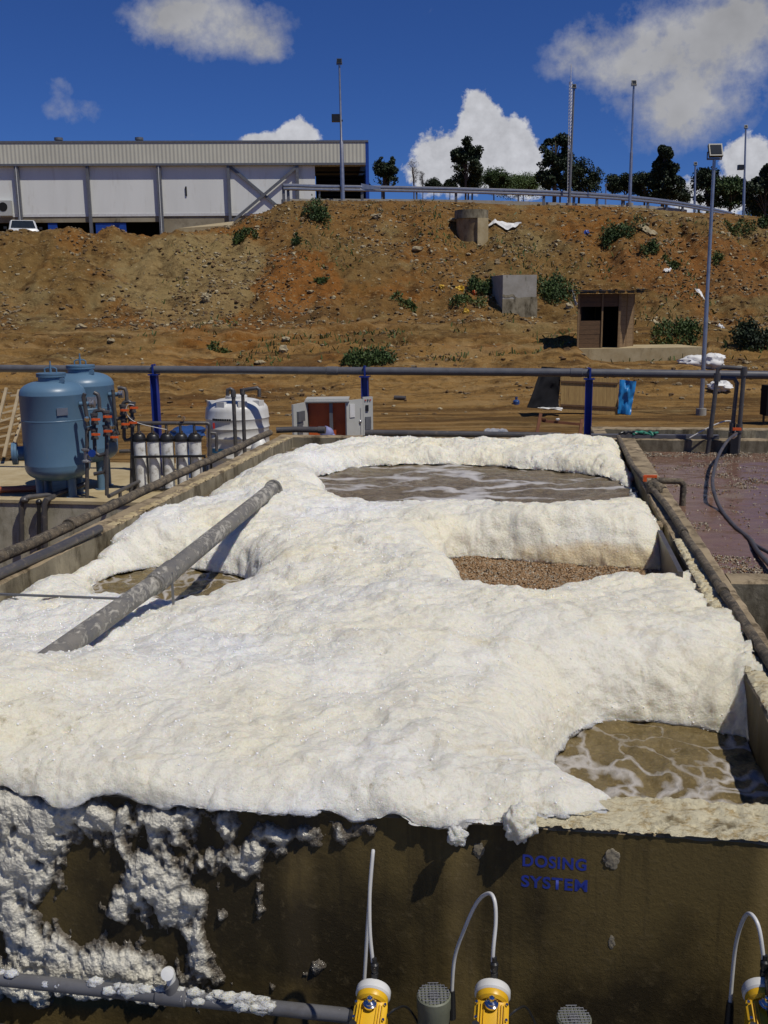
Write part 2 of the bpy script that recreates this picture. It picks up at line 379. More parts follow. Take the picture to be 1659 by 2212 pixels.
def m_crust():
    n = NB('dried_scum_crust')
    t = n.noise(20, 8, .7, n.pos((1, 2.2, 1), TY)); c = n.mix(n.ramp(t, [(.38, 0.), (.5, 1.)]), (.50, .37, .17), (.78, .70, .47))
    c = n.mix(n.ramp(n.noise(7, 8, .7, n.pos(loc=(3, 0, 0))), [(.56, 0.), (.66, 1.)]), c, (.23, .18, .09))
    n.set(Base_Color=c, Roughness=.85); h = n.bump(t, 1.0, .03, None, None); n.bump(n.noise(80, 6, .7), .6, .01, h); return n.m
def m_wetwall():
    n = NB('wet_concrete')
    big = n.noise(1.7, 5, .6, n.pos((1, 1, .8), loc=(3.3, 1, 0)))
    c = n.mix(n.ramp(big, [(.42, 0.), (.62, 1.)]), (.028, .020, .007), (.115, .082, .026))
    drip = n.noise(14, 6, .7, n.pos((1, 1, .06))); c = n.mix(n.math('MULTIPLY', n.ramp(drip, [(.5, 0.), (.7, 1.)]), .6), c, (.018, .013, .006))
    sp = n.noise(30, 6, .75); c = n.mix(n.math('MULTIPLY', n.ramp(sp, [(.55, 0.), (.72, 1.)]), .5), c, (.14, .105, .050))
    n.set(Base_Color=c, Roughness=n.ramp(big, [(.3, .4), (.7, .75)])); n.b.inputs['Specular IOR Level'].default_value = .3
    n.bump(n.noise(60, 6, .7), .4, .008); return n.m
def m_concrete(name, a=(.36, .32, .24), b=(.24, .21, .15), stain=(.09, .07, .035), lo=.5, hi=.7):
    n = NB(name)
    c = n.mix(n.ramp(n.noise(2.2, 8, .65), [(.38, 0.), (.62, 1.)]), a, b)
    s = n.noise(5, 8, .72, n.pos((1, 1, .35), loc=(1, 5, 2))); c = n.mix(n.ramp(s, [(lo, 0.), (hi, 1.)]), c, stain)
    n.set(Base_Color=c, Roughness=.9); n.bump(n.noise(45, 8, .7), .45, .012); return n.m
def m_water(name, brown, brown2, foam, scale, lo, hi, stretch=(1, 1, 1), rot=TY, extra=None, distort=.7):
    n = NB(name)
    base = n.pos(stretch, rot)
    w = n.N.new('ShaderNodeTexNoise'); w.inputs['Scale'].default_value = 2.4; w.inputs['Detail'].default_value = 4; n.L.new(base, w.inputs[0])
    add = n.N.new('ShaderNodeVectorMath'); add.operation = 'MULTIPLY_ADD'; n.L.new(w.outputs[1], add.inputs[0]); add.inputs[1].default_value = (distort,) * 3; n.L.new(base, add.inputs[2])
    e = n.vor(scale, 'DISTANCE_TO_EDGE', add.outputs[0])
    fine = n.noise(30, 6, .7, base)
    e2 = n.math('ADD', e, n.math('MULTIPLY', n.math('SUBTRACT', fine, .5), .10))
    patch = n.noise(1.6, 3, .5, base)
    e3 = n.math('ADD', e2, n.math('MULTIPLY', n.math('SUBTRACT', patch, .5), .32))
    web = n.ramp(e3, [(lo, 1.), (hi, 0.)])
    if name == 'turbid_water':
        q = n.sep(); vv = n.math('ADD', n.math('MULTIPLY', q[0], TS), n.math('MULTIPLY', q[1], TC)); dv = n.math('ABSOLUTE', n.math('SUBTRACT', vv, n.math('ADD', 3.36, n.math('MULTIPLY', n.math('SUBTRACT', n.noise(2.2, 4, .6), .5), .35))))
        web = n.math('MAXIMUM', web, n.math('MULTIPLY', n.ramp(n.math('ADD', dv, n.math('MULTIPLY', n.math('SUBTRACT', n.noise(16, 5, .7), .5), .14)), [(.05, 1.), (.11, 0.)]), .85))
    bb = n.mix(n.ramp(n.noise(9, 7, .7, base), [(.4, 0.), (.62, 1.)]), brown, brown2)
    bb = n.mix(n.math('MULTIPLY', n.ramp(n.noise(38, 6, .8), [(.50, 0.), (.68, 1.)]), .15 if name == 'reddish_water' else .55), bb, tuple(x * 1.9 for x in brown2))
    c = n.mix(web, bb, foam)
    n.set(Base_Color=c, Roughness=n.math('ADD', n.math('MULTIPLY', web, .3), -.02 if name == 'reddish_water' else .22)); n.b.inputs['Specular IOR Level'].default_value = .25 if name == 'reddish_water' else .45; n.b.inputs['IOR'].default_value = 1.33
    k_ = .12 if name == 'reddish_water' else 1.; h = n.bump(n.noise(9, 6, .65, base), .7 * k_, .04, None, None); n.bump(n.math('ADD', n.noise(55, 6, .75), n.math('MULTIPLY', web, .5)), .6 * k_, .012, h)
    return n.m
def m_soil():
    n = NB('clay_soil'); sp = n.sep()
    a = n.mix(n.ramp(n.noise(.22, 7, .6), [(.40, 0.), (.60, 1.)]), (0.209, 0.110, 0.032), (0.190, 0.116, 0.038))
    a = n.mix(n.ramp(n.noise(.16, 5, .55, n.pos(loc=(40, 7, 3))), [(.53, 0.), (.64, 1.)]), a, (0.228, 0.095, 0.019))
    a = n.mix(n.math('MULTIPLY', n.ramp(n.noise(.30, 6, .6, n.pos(loc=(9, 30, 3))), [(.54, 0.), (.66, 1.)]), .8), a, (0.236, 0.176, 0.074))
    # the pale rubbly patch and the orange scar beside it, and churned dark strips on the level ground
    def patch(x0, z0, rx, rz):
        e = n.math('ADD', n.math('POWER', n.math('ABSOLUTE', n.math('DIVIDE', n.math('SUBTRACT', sp[0], x0), rx)), 2.), n.math('POWER', n.math('ABSOLUTE', n.math('DIVIDE', n.math('SUBTRACT', sp[2], z0), rz)), 2.))
        return n.ramp(n.math('ADD', e, n.math('MULTIPLY', n.math('SUBTRACT', n.noise(.7, 6, .65, n.pos(loc=(x0, 3, 0))), .5), 2.4)), [(.75, 1.), (1.15, 0.)])
    a = n.mix(n.math('MULTIPLY', patch(-8., 3.2, 3.4, 2.2), .75), a, (0.277, 0.204, 0.087))
    a = n.mix(n.math('MULTIPLY', patch(-3.6, 2.9, 1.9, 1.6), .85), a, (0.242, 0.095, 0.019))
    a = n.mix(n.math('MULTIPLY', patch(14., 3.3, 4.2, 1.5), .7), a, (0.221, 0.089, 0.022))
    # pale spread of dry earth on the level ground, darker dug earth in places
    flat = n.ramp(sp[2], [(0.0, 0.), (1.0, 1.)]); flat2 = n.math('SUBTRACT', 1.0, flat)
    dry = n.math('MULTIPLY', flat2, n.ramp(n.noise(.5, 6, .62, n.pos((.6, 1.4, 1))), [(.40, 0.), (.56, 1.)]))
    a = n.mix(dry, a, (0.305, 0.176, 0.055))
    a = n.mix(n.math('MULTIPLY', n.ramp(n.noise(1.6, 9, .75, n.pos((.8, 1.3, 1.3), loc=(3, 0, 0))), [(.50, 0.), (.64, 1.)]), .8), a, (0.046, 0.021, 0.006))
    a = n.mix(n.math('MULTIPLY', n.ramp(n.noise(5.5, 8, .75, n.pos(loc=(0, 8, 0))), [(.55, 0.), (.66, 1.)]), .8), a, (0.352, 0.261, 0.122))
    g = n.math('MULTIPLY', n.ramp(n.noise(.7, 8, .75, n.pos(loc=(20, 8, 0))), [(.57, 0.), (.70, 1.)]), n.ramp(sp[2], [(.05, 0.), (.2, 1.)]))
    a = n.mix(n.math('MULTIPLY', g, .35), a, (0.065, 0.069, 0.014))
    tr = n.noise(1.0, 6, .6, n.pos((.16, 1.9, .2), loc=(2, 0, 0)), .6); lvl = n.ramp(n.math('MULTIPLY', sp[2], .4), [(.0, 1.), (.62, 1.)]); lv2 = n.N.new('ShaderNodeMapRange'); n.L.new(sp[1], lv2.inputs[0]); lv2.inputs[1].default_value = 39.5; lv2.inputs[2].default_value = 41.5; lv2.inputs[3].default_value = 1.; lv2.inputs[4].default_value = 0.
    a = n.mix(n.math('MULTIPLY', n.math('MULTIPLY', lv2.outputs[0], n.ramp(tr, [(.50, 0.), (.60, 1.)])), .65), a, (.085, .045, .016)); a = n.mix(n.math('MULTIPLY', n.math('MULTIPLY', lv2.outputs[0], n.ramp(tr, [(.36, 1.), (.46, 0.)])), .55), a, (.36, .235, .10))
    n.set(Base_Color=a, Roughness=.95); n.b.inputs['Specular IOR Level'].default_value = .15
    h = n.bump(n.noise(1.8, 9, .75), .8, .22, None, None); n.bump(n.noise(9, 8, .78), .9, .06, h); return n.m
def m_corr(name, col, per=.25, axis=0):
    n = NB(name); sp = n.sep(); w = n.math('SINE', n.math('MULTIPLY', sp[axis], 2 * math.pi / per))
    c = n.mix(n.ramp(n.noise(.4, 5, .6), [(.35, 0.), (.7, 1.)]), col, tuple(x * .88 for x in col)); n.set(Base_Color=c, Roughness=.5); n.bump(w, .45, .03); return n.m
def m_leaf(name, a, b):
    n = NB(name); c = n.mix(n.ramp(n.noise(.9, 4, .6), [(.38, 0.), (.62, 1.)]), a, b); n.set(Base_Color=c, Roughness=.6); n.b.inputs['Specular IOR Level'].default_value = .3; return n.m
def m_tank():
    n = NB('blue_vessel_paint'); c = n.mix(n.ramp(n.noise(1.5, 5, .6), [(.3, 0.), (.7, 1.)]), (.105, .190, .275), (.085, .160, .240))
    c = n.mix(n.ramp(n.noise(9, 8, .75, n.pos((1, 1, .25))), [(.62, 0.), (.74, 1.)]), c, (.14, .20, .25)); n.set(Base_Color=c, Roughness=.38); n.bump(n.noise(30, 4, .6), .08, .01); return n.m
def m_scumpipe():
    n = NB('foam_smeared_pipe'); s = n.noise(17, 9, .72, n.pos((1.5, .8, 1)), .8)
    f = n.ramp(n.math('ADD', s, n.math('MULTIPLY', n.math('SUBTRACT', n.noise(1.3, 3, .5), .5), .5)), [(.50, 0.), (.60, 1.)])
    c = n.mix(n.math('MULTIPLY', f, .85), n.mix(n.ramp(n.noise(6, 6, .7), [(.4, 0.), (.6, 1.)]), (.135, .13, .12), (.20, .185, .155)), (.46, .43, .36))
    n.set(Base_Color=c, Roughness=.55); h = n.bump(f, .6, .012, None, None); n.bump(n.noise(90, 4, .7), .3, .004, h); return n.m
def m_dirtypipe():
    n = NB('scummy_brown_pipe'); s = n.noise(11, 9, .75)
    c = n.mix(n.ramp(s, [(.42, 0.), (.6, 1.)]), (.055, .045, .033), (.21, .165, .105)); sp = n.noise(50, 7, .75)
    c = n.mix(n.math('MULTIPLY', n.ramp(sp, [(.56, 0.), (.66, 1.)]), .8), c, (.42, .37, .27)); n.set(Base_Color=c, Roughness=.8); n.bump(n.math('ADD', s, sp), .9, .02); return n.m
MT = dict(
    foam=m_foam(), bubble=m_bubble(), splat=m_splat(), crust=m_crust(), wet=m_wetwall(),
    conc=m_concrete('weathered_concrete', (.27, .235, .16), (.17, .145, .095), (.06, .045, .022), .46, .64), capc=m_concrete('stained_cap_concrete', (.36, .28, .17), (.24, .185, .11), (.085, .06, .03), .48, .62),
    pitc=m_concrete('pit_wall_concrete', (.46, .42, .31), (.33, .30, .21), (.16, .14, .085)),
    greyc=m_concrete('grey_block_concrete', (.34, .32, .28), (.27, .25, .21), (.13, .115, .08), .58, .72),
    slab=m_concrete('dusty_slab', (.44, .36, .21), (.35, .27, .14), (.19, .14, .07), .55, .75),
    waterA=m_water('aerated_water', (.115, .088, .052), (.20, .158, .10), (.48, .46, .44), 1.25, .0, .08, (.55, 1.15, 1)),
    waterD=m_water('turbid_water', (.125, .090, .034), (.180, .135, .060), (.44, .41, .37), 4.0, .0, .085, (1, .8, 1)),
    waterR=m_water('reddish_water', (.150, .085, .060), (.185, .110, .076), (.20, .14, .10), .7, .0, .03, (.7, 1.2, 1)),
    dark=simple('stagnant_water', (.03, .022, .01), rough=.2, bump=.05), soil=m_soil(),
    gpipe=simple('grey_pvc', (.125, .125, .13), (.095, .095, .10), rough=.34, bump=.04, dirt=(.08, .075, .07), dscale=5, dlo=.55, dhi=.7),
    dpipe=simple('dark_grey_pvc', (.055, .053, .055), (.085, .078, .072), rough=.42, bump=.1, dirt=(.17, .14, .105), dscale=14, dlo=.56, dhi=.68),
    spipe=m_scumpipe(), brpipe=m_dirtypipe(),
    bluepost=simple('navy_paint', (.012, .035, .25), (.010, .028, .19), rough=.4, bump=.03),
    blue2=simple('bright_blue_paint', (.01, .06, .33), rough=.45, bump=0), letter=simple('blue_lettering', (.010, .030, .30), (.012, .03, .22), rough=.6, bump=.1),
    tank=m_tank(), white=simple('white_plastic', (.66, .66, .64), (.58, .57, .53), rough=.35, bump=.04, dirt=(.38, .34, .26), dscale=6, dlo=.6, dhi=.75),
    filt=simple('filter_plastic', (.80, .80, .77), (.66, .66, .61), rough=.4, bump=.05, dirt=(.26, .23, .17), dscale=9, dlo=.5, dhi=.7),
    black=simple('black_plastic', (.012, .012, .013), (.02, .02, .02), rough=.4, bump=.05), orange=simple('orange_plastic', (.75, .12, .02), rough=.4, bump=0),
    terra=simple('terracotta_pipe_plastic', (.42, .12, .05), rough=.45, bump=.05), steel=simple('galvanised_steel', (.42, .42, .43), (.33, .33, .34), rough=.35, metal=.75, bump=.05),
    chrome=simple('polished_metal', (.75, .75, .75), rough=.12, metal=1, bump=0), dsteel=simple('dull_grey_steel', (.17, .175, .18), (.13, .13, .135), rough=.5, metal=.3, bump=.05),
    wood=simple('brown_planks', (.140, .078, .036), (.095, .052, .024), rough=.85, scale=9, bump=.4, bscale=30, stretch=(1, 1, 5), dirt=(.07, .04, .02), dscale=4),
    palewood=simple('pale_planks', (.24, .155, .075), (.17, .105, .05), rough=.85, scale=9, bump=.4, bscale=30, stretch=(1, 1, 5)),
    ply=simple('yellow_boards', (.42, .28, .10), (.33, .21, .075), rough=.8, scale=7, bump=.2, stretch=(4, 4, .6), dirt=(.22, .13, .05), dscale=5, dlo=.55, dhi=.75),
    redwood=simple('red_brown_wood', (.20, .075, .032), rough=.8, bump=.3), ladder=simple('grey_weathered_wood', (.42, .34, .22), (.33, .26, .16), rough=.9, bump=.4),
    tarp=simple('black_tarpaulin', (.012, .012, .014), rough=.85, bump=.3, bscale=9, spec=.12), bluesheet=simple('blue_sheet', (.02, .20, .47), (.015, .15, .40), rough=.35, bump=.3, bscale=8),
    sack=simple('white_woven_sack', (.72, .72, .70), (.62, .61, .58), rough=.7, bump=.5, bscale=14), cabinet=simple('light_grey_enamel', (.47, .47, .43), (.43, .43, .39), rough=.4, bump=.03, dirt=(.34, .31, .25), dscale=5, dlo=.6, dhi=.8),
    inter=simple('orange_back_plate', (.60, .12, .02), (.48, .09, .016), rough=.5, bump=.03), foil=simple('crumpled_foil', (.62, .61, .57), rough=.35, metal=.45, bump=1.0, bscale=14),
    yellow=simple('yellow_housing', (.72, .42, .012), (.62, .34, .010), rough=.38, bump=.05, dirt=(.35, .20, .02), dscale=22, dlo=.6, dhi=.72), greenm=simple('grey_green_motor', (.16, .17, .125), rough=.5, bump=.1),
    hose=simple('white_hose', (.62, .62, .60), (.52, .51, .48), rough=.35, bump=0), fascia=m_corr('corrugated_fascia', (.58, .56, .45), .32), panel=simple('white_insulated_panel', (.76, .765, .71), (.70, .705, .65), rough=.5, scale=.5, bump=0, dirt=(.52, .50, .42), dscale=.9, dlo=.55, dhi=.8, stretch=(1.6, 1, .25)),
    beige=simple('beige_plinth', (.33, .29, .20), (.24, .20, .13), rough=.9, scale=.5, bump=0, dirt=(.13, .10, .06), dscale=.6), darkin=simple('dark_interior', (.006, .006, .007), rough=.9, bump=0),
    glass=simple('dark_glass', (.02, .025, .03), rough=.1, bump=0), carw=simple('white_car_paint', (.65, .66, .66), rough=.3, bump=0),
    rockw=simple('pale_stone', (.40, .34, .21), (.29, .23, .13), rough=.95, scale=3, bump=.6, bscale=12), rockg=simple('grey_stone', (.22, .17, .10), (.15, .11, .06), rough=.95, scale=3, bump=.6, bscale=12),
    rockb=simple('clay_clod', (.16, .095, .038), (.10, .06, .024), rough=.95, scale=3, bump=.6, bscale=12), media=simple('plastic_carriers', (.34, .215, .105), (.26, .155, .07), rough=.6, scale=40, bump=0),
    media2=simple('pale_plastic_carriers', (.38, .32, .23), rough=.5, bump=0),
    leafd=m_leaf('dark_foliage', (.016, .028, .012), (.034, .050, .020)), leafm=m_leaf('mid_foliage', (.035, .065, .018), (.065, .10, .028)), leafl=m_leaf('light_foliage', (.07, .11, .03), (.10, .15, .04)),
    dry=m_leaf('dry_twigs', (.10, .09, .085), (.07, .065, .06)), bark=simple('bark', (.13, .10, .075), (.085, .065, .05), rough=.95, scale=2, bump=.4, bscale=8),
    grassm=m_leaf('weed_leaves', (.045, .075, .018), (.085, .11, .028)), yel=simple('yellow_plastic', (.60, .36, .02), rough=.6, bump=0), red=simple('red_plastic', (.5, .03, .02), rough=.5, bump=0),
    dried=simple('dried_foam_spot', (.24, .21, .15), (.17, .145, .10), rough=.9, bump=.5), green=simple('green_rope', (.03, .22, .14), rough=.6, bump=0), label=simple('blue_label', (.05, .30, .55), rough=.5, bump=0),
    blueb=simple('blue_bottle_plastic', (.03, .08, .24), rough=.25, bump=0),
)

# ------------------------------------------------------------------ terrain
#   columns: photo x ; rows: (depth, photo y or None for z, z)
TB = [28., 31., 34., 40., 43., 46., 50., 60., 90.]
TT = {  # z given directly as ('z',val) or by photo row
 -900: [('z', -1.2), ('z', -.5), 775, 690, 605, 504, ('k',), ('k',), ('k',)],
  0:   [('z', -1.2), ('z', -.6), 775, 688, 602, 504, ('k',), ('k',), ('k',)],
  350: [('z', -1.2), ('z', -.7), 775, 688, 600, 505, ('k',), ('k',), ('k',)],
  500: [('z', -1.2), ('z', -.7), 775, 688, 600, 530, 489, ('k',), ('k',)],
  560: [('z', -1.2), ('z', -.7), 770, 690, 605, 530, 462, ('k',), ('k',)],
  640: [('z', -1.2), ('z', -.7), 768, 690, 605, 520, 434, ('k',), ('k',)],
  900: [('z', -1.2), ('z', -.7), 766, 690, 605, 518, 434, ('k',), ('k',)],
  1150:[('z', -1.2), ('z', -.5), 763, 690, 605, 522, 443, ('k',), ('k',)],
  1330:[('z', -1.2), ('z', -.3), 757, 690, 608, 530, 447, ('k',), ('k',)],
  1520:[('z', -1.2), ('z', -.3), 765, 695, 612, 535, 460, ('k',), ('k',)],
  1700:[('z', -1.2), ('z', -.3), 768, 700, 615, 540, 474, ('k',), ('k',)],
  2600:[('z', -1.2), ('z', -.3), 768, 700, 615, 540, 500, ('k',), ('k',)],
}
_cols = sorted(TT); _zt = []
for cx_ in _cols:
    row = []
    for Y_, e_ in zip(TB, TT[cx_]):
        if isinstance(e_, tuple): row.append(e_[1] if e_[0] == 'z' else row[-1])
        else: row.append(atY(min(max(cx_, 0), 1659), e_, Y_)[2])
    _zt.append(row)
_zt = np.array(_zt); _kc = np.array([ray(c, 700)[0] / ray(c, 700)[1] for c in _cols])
_kc2 = [ray(c, 760)[0] / ray(c, 760)[1] for c in (1262, 1518)]; ZSLAB = atY(1300, 749, 34.)[2]
def terr(x, y, detail=True):
    x = np.asarray(x, float); y = np.asarray(y, float); k = x / np.maximum(y, .1)
    ci = np.clip(np.searchsorted(_kc, k) - 1, 0, len(_kc) - 2); t = np.clip((k - _kc[ci]) / (_kc[ci + 1] - _kc[ci]), 0, 1); t = t * t * (3 - 2 * t)
    yb = np.array(TB); yj = y + 1.0 * fbm(x * .16, y * .08, 4, 5) * sst(30, 40, y) * (1 - sst(47, 50, y))
    ri = np.clip(np.searchsorted(yb, yj) - 1, 0, len(yb) - 2); s = np.clip((yj - yb[ri]) / (yb[ri + 1] - yb[ri]), 0, 1)
    z0 = _zt[ci, ri] * (1 - s) + _zt[ci, ri + 1] * s; z1 = _zt[ci + 1, ri] * (1 - s) + _zt[ci + 1, ri + 1] * s
    z = z0 * (1 - t) + z1 * t
    if detail:
        am = sst(28, 31, y) * (1 - sst(48.5, 50.5, y)); slope = sst(39, 41.5, y) * (1 - sst(47.5, 50, y))
        z = z + .22 * fbm(x * .35, y * .45, 4, 11) * am + .16 * fbm(x * 1.6, y * 1.6, 4, 21) * am
        z = z + slope * (.42 * (worley(x * .40 + .3 * fbm(x, y, 2, 4), y * .5, 31) - .4) + .20 * (worley(x * 1.1, y * 1.3, 32) - .4) + .09 * (worley(x * 2.6, y * 3.0, 33) - .4))
        z = z + slope * (.55 * fbm(x * 1.0, y * .15, 3, 41) * sst(7, 13, x) + .30 * fbm(x * .9, y * .15, 3, 42))          # erosion gullies on the right
        z = z + .03 * fbm(x * .8, y * .8, 4, 51) * (1 - am)
        br = np.exp(-((y - 32.5 - .04 * x) / .9)**2) * .30 * (fbm(x * .25, 0 * y, 3, 61) + .6)      # spoil ridge at the foot
        z = z + br * (x < 9)
        for yy_, dd in ((36.2, .20), (37.7, .20), (34.3, .12)): q_ = y - yy_ - .02 * x - .7 * np.sin(x * .13 + yy_); z = z - dd * np.exp(-(q_ / .26)**2) + dd * .6 * np.exp(-((q_ - .45) / .22)**2)
        z = z + .10 * (worley(x * .9, y * .7, 37) - .5) * np.exp(-((y - 33.4) / 1.6)**2)
    mk = sst(_kc2[0] - .01, _kc2[0] + .01, k) * (1 - sst(_kc2[1] - .004, _kc2[1] + .006, k)) * sst(31.2, 31.9, y) * (1 - sst(36.2, 37, y))
    z = z * (1 - mk) + np.minimum(z, ZSLAB - .50 + .12 * fbm(x, y, 3, 66)) * mk
    return z
def hit(px, py):
    """first point of the terrain under a photo position"""
    d = ray(px, py); ts = np.linspace(22, 60, 4000) / d[1]; P = EYE[None] + d[None] * ts[:, None]
    zz = terr(P[:, 0], P[:, 1]); b = np.nonzero(P[:, 2] <= zz)[0]; i = b[0] if len(b) else len(ts) - 1
    return np.array([P[i, 0], P[i, 1], zz[i]])
def build_terrain():
    kk = np.concatenate([np.linspace(-3.2, -.52, 40)[:-1], np.linspace(-.52, .52, 680), np.linspace(.52, 3.2, 40)[1:]])
    vv = np.concatenate([np.linspace(13.42, 26, 60)[:-1], np.linspace(26, 56, 400), np.linspace(56.5, 100, 40), np.geomspace(104, 6000, 22)])
    K, V = np.meshgrid(kk, vv); Y = V / np.maximum(K * TS + TC, .35); X = K * Y
    Z = terr(X, Y); P = np.stack([X, Y, Z], -1)
    obj_from(grid_mesh('hillside_ground', P, None, [MT['soil']]), 'hillside_ground', 'structure')
build_terrain()
mb = MB()
mb.quad(UVZ(-90, -60, -2.6), UVZ(90, -60, -2.6), UVZ(90, 13.6, -2.6), UVZ(-90, 13.6, -2.6)); solo('lower_ground', mb, MT['soil'], kind='structure')
mb = MB(); mb.ubox(-3.46, 14, 12.62, 13.46, -1.5, -1.19); solo('rear_ground_strip', mb, MT['slab'], kind='structure')
mb = MB(); mb.ubox(-12.5, -4.2, 13.44, 17.2, -1.5, -1.165); solo('equipment_slab', mb, MT['slab'], kind='structure')
mb = MB(); mb.ubox(-14.0, -3.5, 13.22, 13.44, -2.7, -1.16); mb.m = 1; mb.ubox(-14.0, -3.5, 13.20, 13.45, -1.158, -1.11)
solo('pit_wall', mb, [MT['pitc'], MT['slab']], 'stained grey concrete retaining wall at left below the blue vessels', 'wall')
mb = MB(); mb.ubox(-4, 3.5, -2.6, 2.82, -2.4, -1.35); solo('front_floor', mb, MT['pitc'], kind='structure')
mb = MB(); mb.ubox(-2.2, 2.2, 1.75, 2.72, -.90, -.84)
for a, b in ((-2.1, 1.85), (2.1, 1.85), (-2.1, 2.62), (2.1, 2.62), (0, 1.85)): mb.ubox(a - .03, a + .03, b - .03, b + .03, -1.35, -.90)
solo('pump_shelf', mb, MT['dsteel'], 'low steel shelf carrying the yellow dosing pumps below the wall', 'shelf')

# ------------------------------------------------------------------ the aeration tank
V0, V1, UL, UR = 2.85, 12.5, -3.46, 1.11          # outer faces
VI0, VI1, ULI, URI = 3.05, 12.3, -3.26, .90       # inner faces
ZB = -2.5
tk = thing('aeration_tank', 'long open concrete aeration tank brimming with white foam in the foreground', 'tank', UVZ(-1.2, 7.6, ZB))
def wallmesh(u0, u1, v0, v1, z0, z1, mats, step=.05, capm=1):
    """a wall box with a slightly worn top edge; side faces use slot 0, top slot 1"""
    m = MB(); along_u = (u1 - u0) > (v1 - v0); n = max(2, int(((u1 - u0) if along_u else (v1 - v0)) / step)); rows = []
    for i in range(n + 1):
        t = i / n
        j = [.010 * (vnoise(np.array([i * .9]), np.array([q * 3.3 + u0]), 3)[0] - .5) for q in range(8)]
        zt = z1 + j[6]; zu = z1 + j[7]
        if along_u:
            u = u0 + (u1 - u0) * t
            rows.append([UVZ(u, v0, z0), UVZ(u, v0, z1 - .012 + j[1]), UVZ(u, v0 + .012 + j[2], zt), UVZ(u, v1 - .012 + j[3], zu), UVZ(u, v1 + j[4], z1 - .012 + j[5]), UVZ(u, v1, z0)])
        else:
            v = v0 + (v1 - v0) * t
            rows.append([UVZ(u1, v, z0), UVZ(u1 + j[0], v, z1 - .012 + j[1]), UVZ(u1 - .012 + j[2], v, zt), UVZ(u0 + .012 + j[3], v, zu), UVZ(u0 + j[4], v, z1 - .012 + j[5]), UVZ(u0, v, z0)])
    V = [p for r in rows for p in r]
    for q in range(5):
        m.m = 0 if q in (0, 4) else capm
        m.add([], [])
        o = 0
        F = [(i * 6 + q, (i + 1) * 6 + q, (i + 1) * 6 + q + 1, i * 6 + q + 1) for i in range(n)]
        if q == 0: m.add(V, F)
        else: m.f.extend(F); m.mi.extend([m.m] * len(F))
    m.m = 0; m.f.append((0, 1, 2, 3, 4, 5)); m.mi.append(0); m.f.append(tuple(n * 6 + k for k in (5, 4, 3, 2, 1, 0))); m.mi.append(0)
    return m
front = part(tk, 'front_wall', wallmesh(UL, UR + 2.6, V0, VI0, ZB, 0, None), [MT['wet'], MT['capc']], 'dark wet front wall with blue lettering and foam runs')
part(tk, 'rear_wall', wallmesh(UL, UR, VI1, V1, ZB, 0, None), [MT['conc'], MT['capc']])
part(tk, 'side_wall', wallmesh(UL, ULI, VI0 + .002, VI1 - .002, ZB, -.002, None), [MT['conc'], MT['capc']])
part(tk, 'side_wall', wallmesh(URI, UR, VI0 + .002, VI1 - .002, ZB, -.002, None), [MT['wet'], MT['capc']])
part(tk, 'divider_wall', wallmesh(ULI + .002, URI - .002, 7.42, 7.60, ZB, -.015, None), [MT['conc'], MT['capc']])
mb = MB(); mb.ubox(.82, .85, 5.95, 7.1, -.9, .02); part(tk, 'baffle_plate', mb, MT['dpipe'])
mb = MB(); mb.ubox(ULI + .003, -2.25, 5.0, 5.02, .004, .014); part(tk, 'baffle_plate', mb, MT['dsteel'])

# lettering painted on the front wall
def lettering(txt, px0, px1, ytop, ybot):
    cu = bpy.data.curves.new(txt.lower(), 'FONT'); cu.body = txt; cu.size = 1; cu.extrude = 0.0; cu.offset = .028; cu.space_character = 1.12
    o = bpy.data.objects.new('tmp', cu); COL.objects.link(o); dg = bpy.context.evaluated_depsgraph_get()
    me = bpy.data.meshes.new_from_object(o.evaluated_get(dg)); COL.objects.unlink(o); bpy.data.objects.remove(o)
    co = np.array([v.co[:] for v in me.vertices]); lo = co.min(0); hi = co.max(0)
    A = toUV(atv(px0, (ytop + ybot) / 2, V0)); B = toUV(atv(px1, (ytop + ybot) / 2, V0)); T = toUV(atv((px0 + px1) / 2, ytop, V0)); D = toUV(atv((px0 + px1) / 2, ybot, V0))
    base = _world(front)
    for v in me.vertices:
        a = (v.co.x - lo[0]) / (hi[0] - lo[0]); b = (v.co.y - lo[1]) / (hi[1] - lo[1])
        v.co = UVZ(A[0] + (B[0] - A[0]) * a, V0 - .0012, D[2] + (T[2] - D[2]) * b) - base
    me.materials.clear(); me.materials.append(MT['letter']); o = bpy.data.objects.new('lettering', me); COL.objects.link(o); o.parent = front; o['label'] = 'blue painted word %s' % txt
lettering('DOSING', 1129, 1267, 1850, 1876); lettering('SYSTEM', 1126, 1269, 1895, 1921)

# water in both cells
def water_sheet(name, u0, u1, v0, v1, z, mat, n=90, amp=.012, fr=5):
    us = np.linspace(u0, u1, n); vs = np.linspace(v0, v1, n); U, V = np.meshgrid(us, vs); Z = z + amp * fbm(U * fr, V * fr, 3, 3)
    P = np.stack([U * TC + V * TS, -U * TS + V * TC, Z], -1); obj_from(grid_mesh(name, P, None, [mat]), name, 'structure')
ZA, ZC, ZD = -.15, -.22, -.25
water_sheet('water_far_cell', ULI + .004, URI - .004, 7.604, VI1 - .004, ZA, MT['waterA'], 320, .030, 5)
water_sheet('water_near_cell', ULI + .004, URI - .004, VI0 + .004, 7.416, ZD, MT['waterD'], 320, .022, 9)

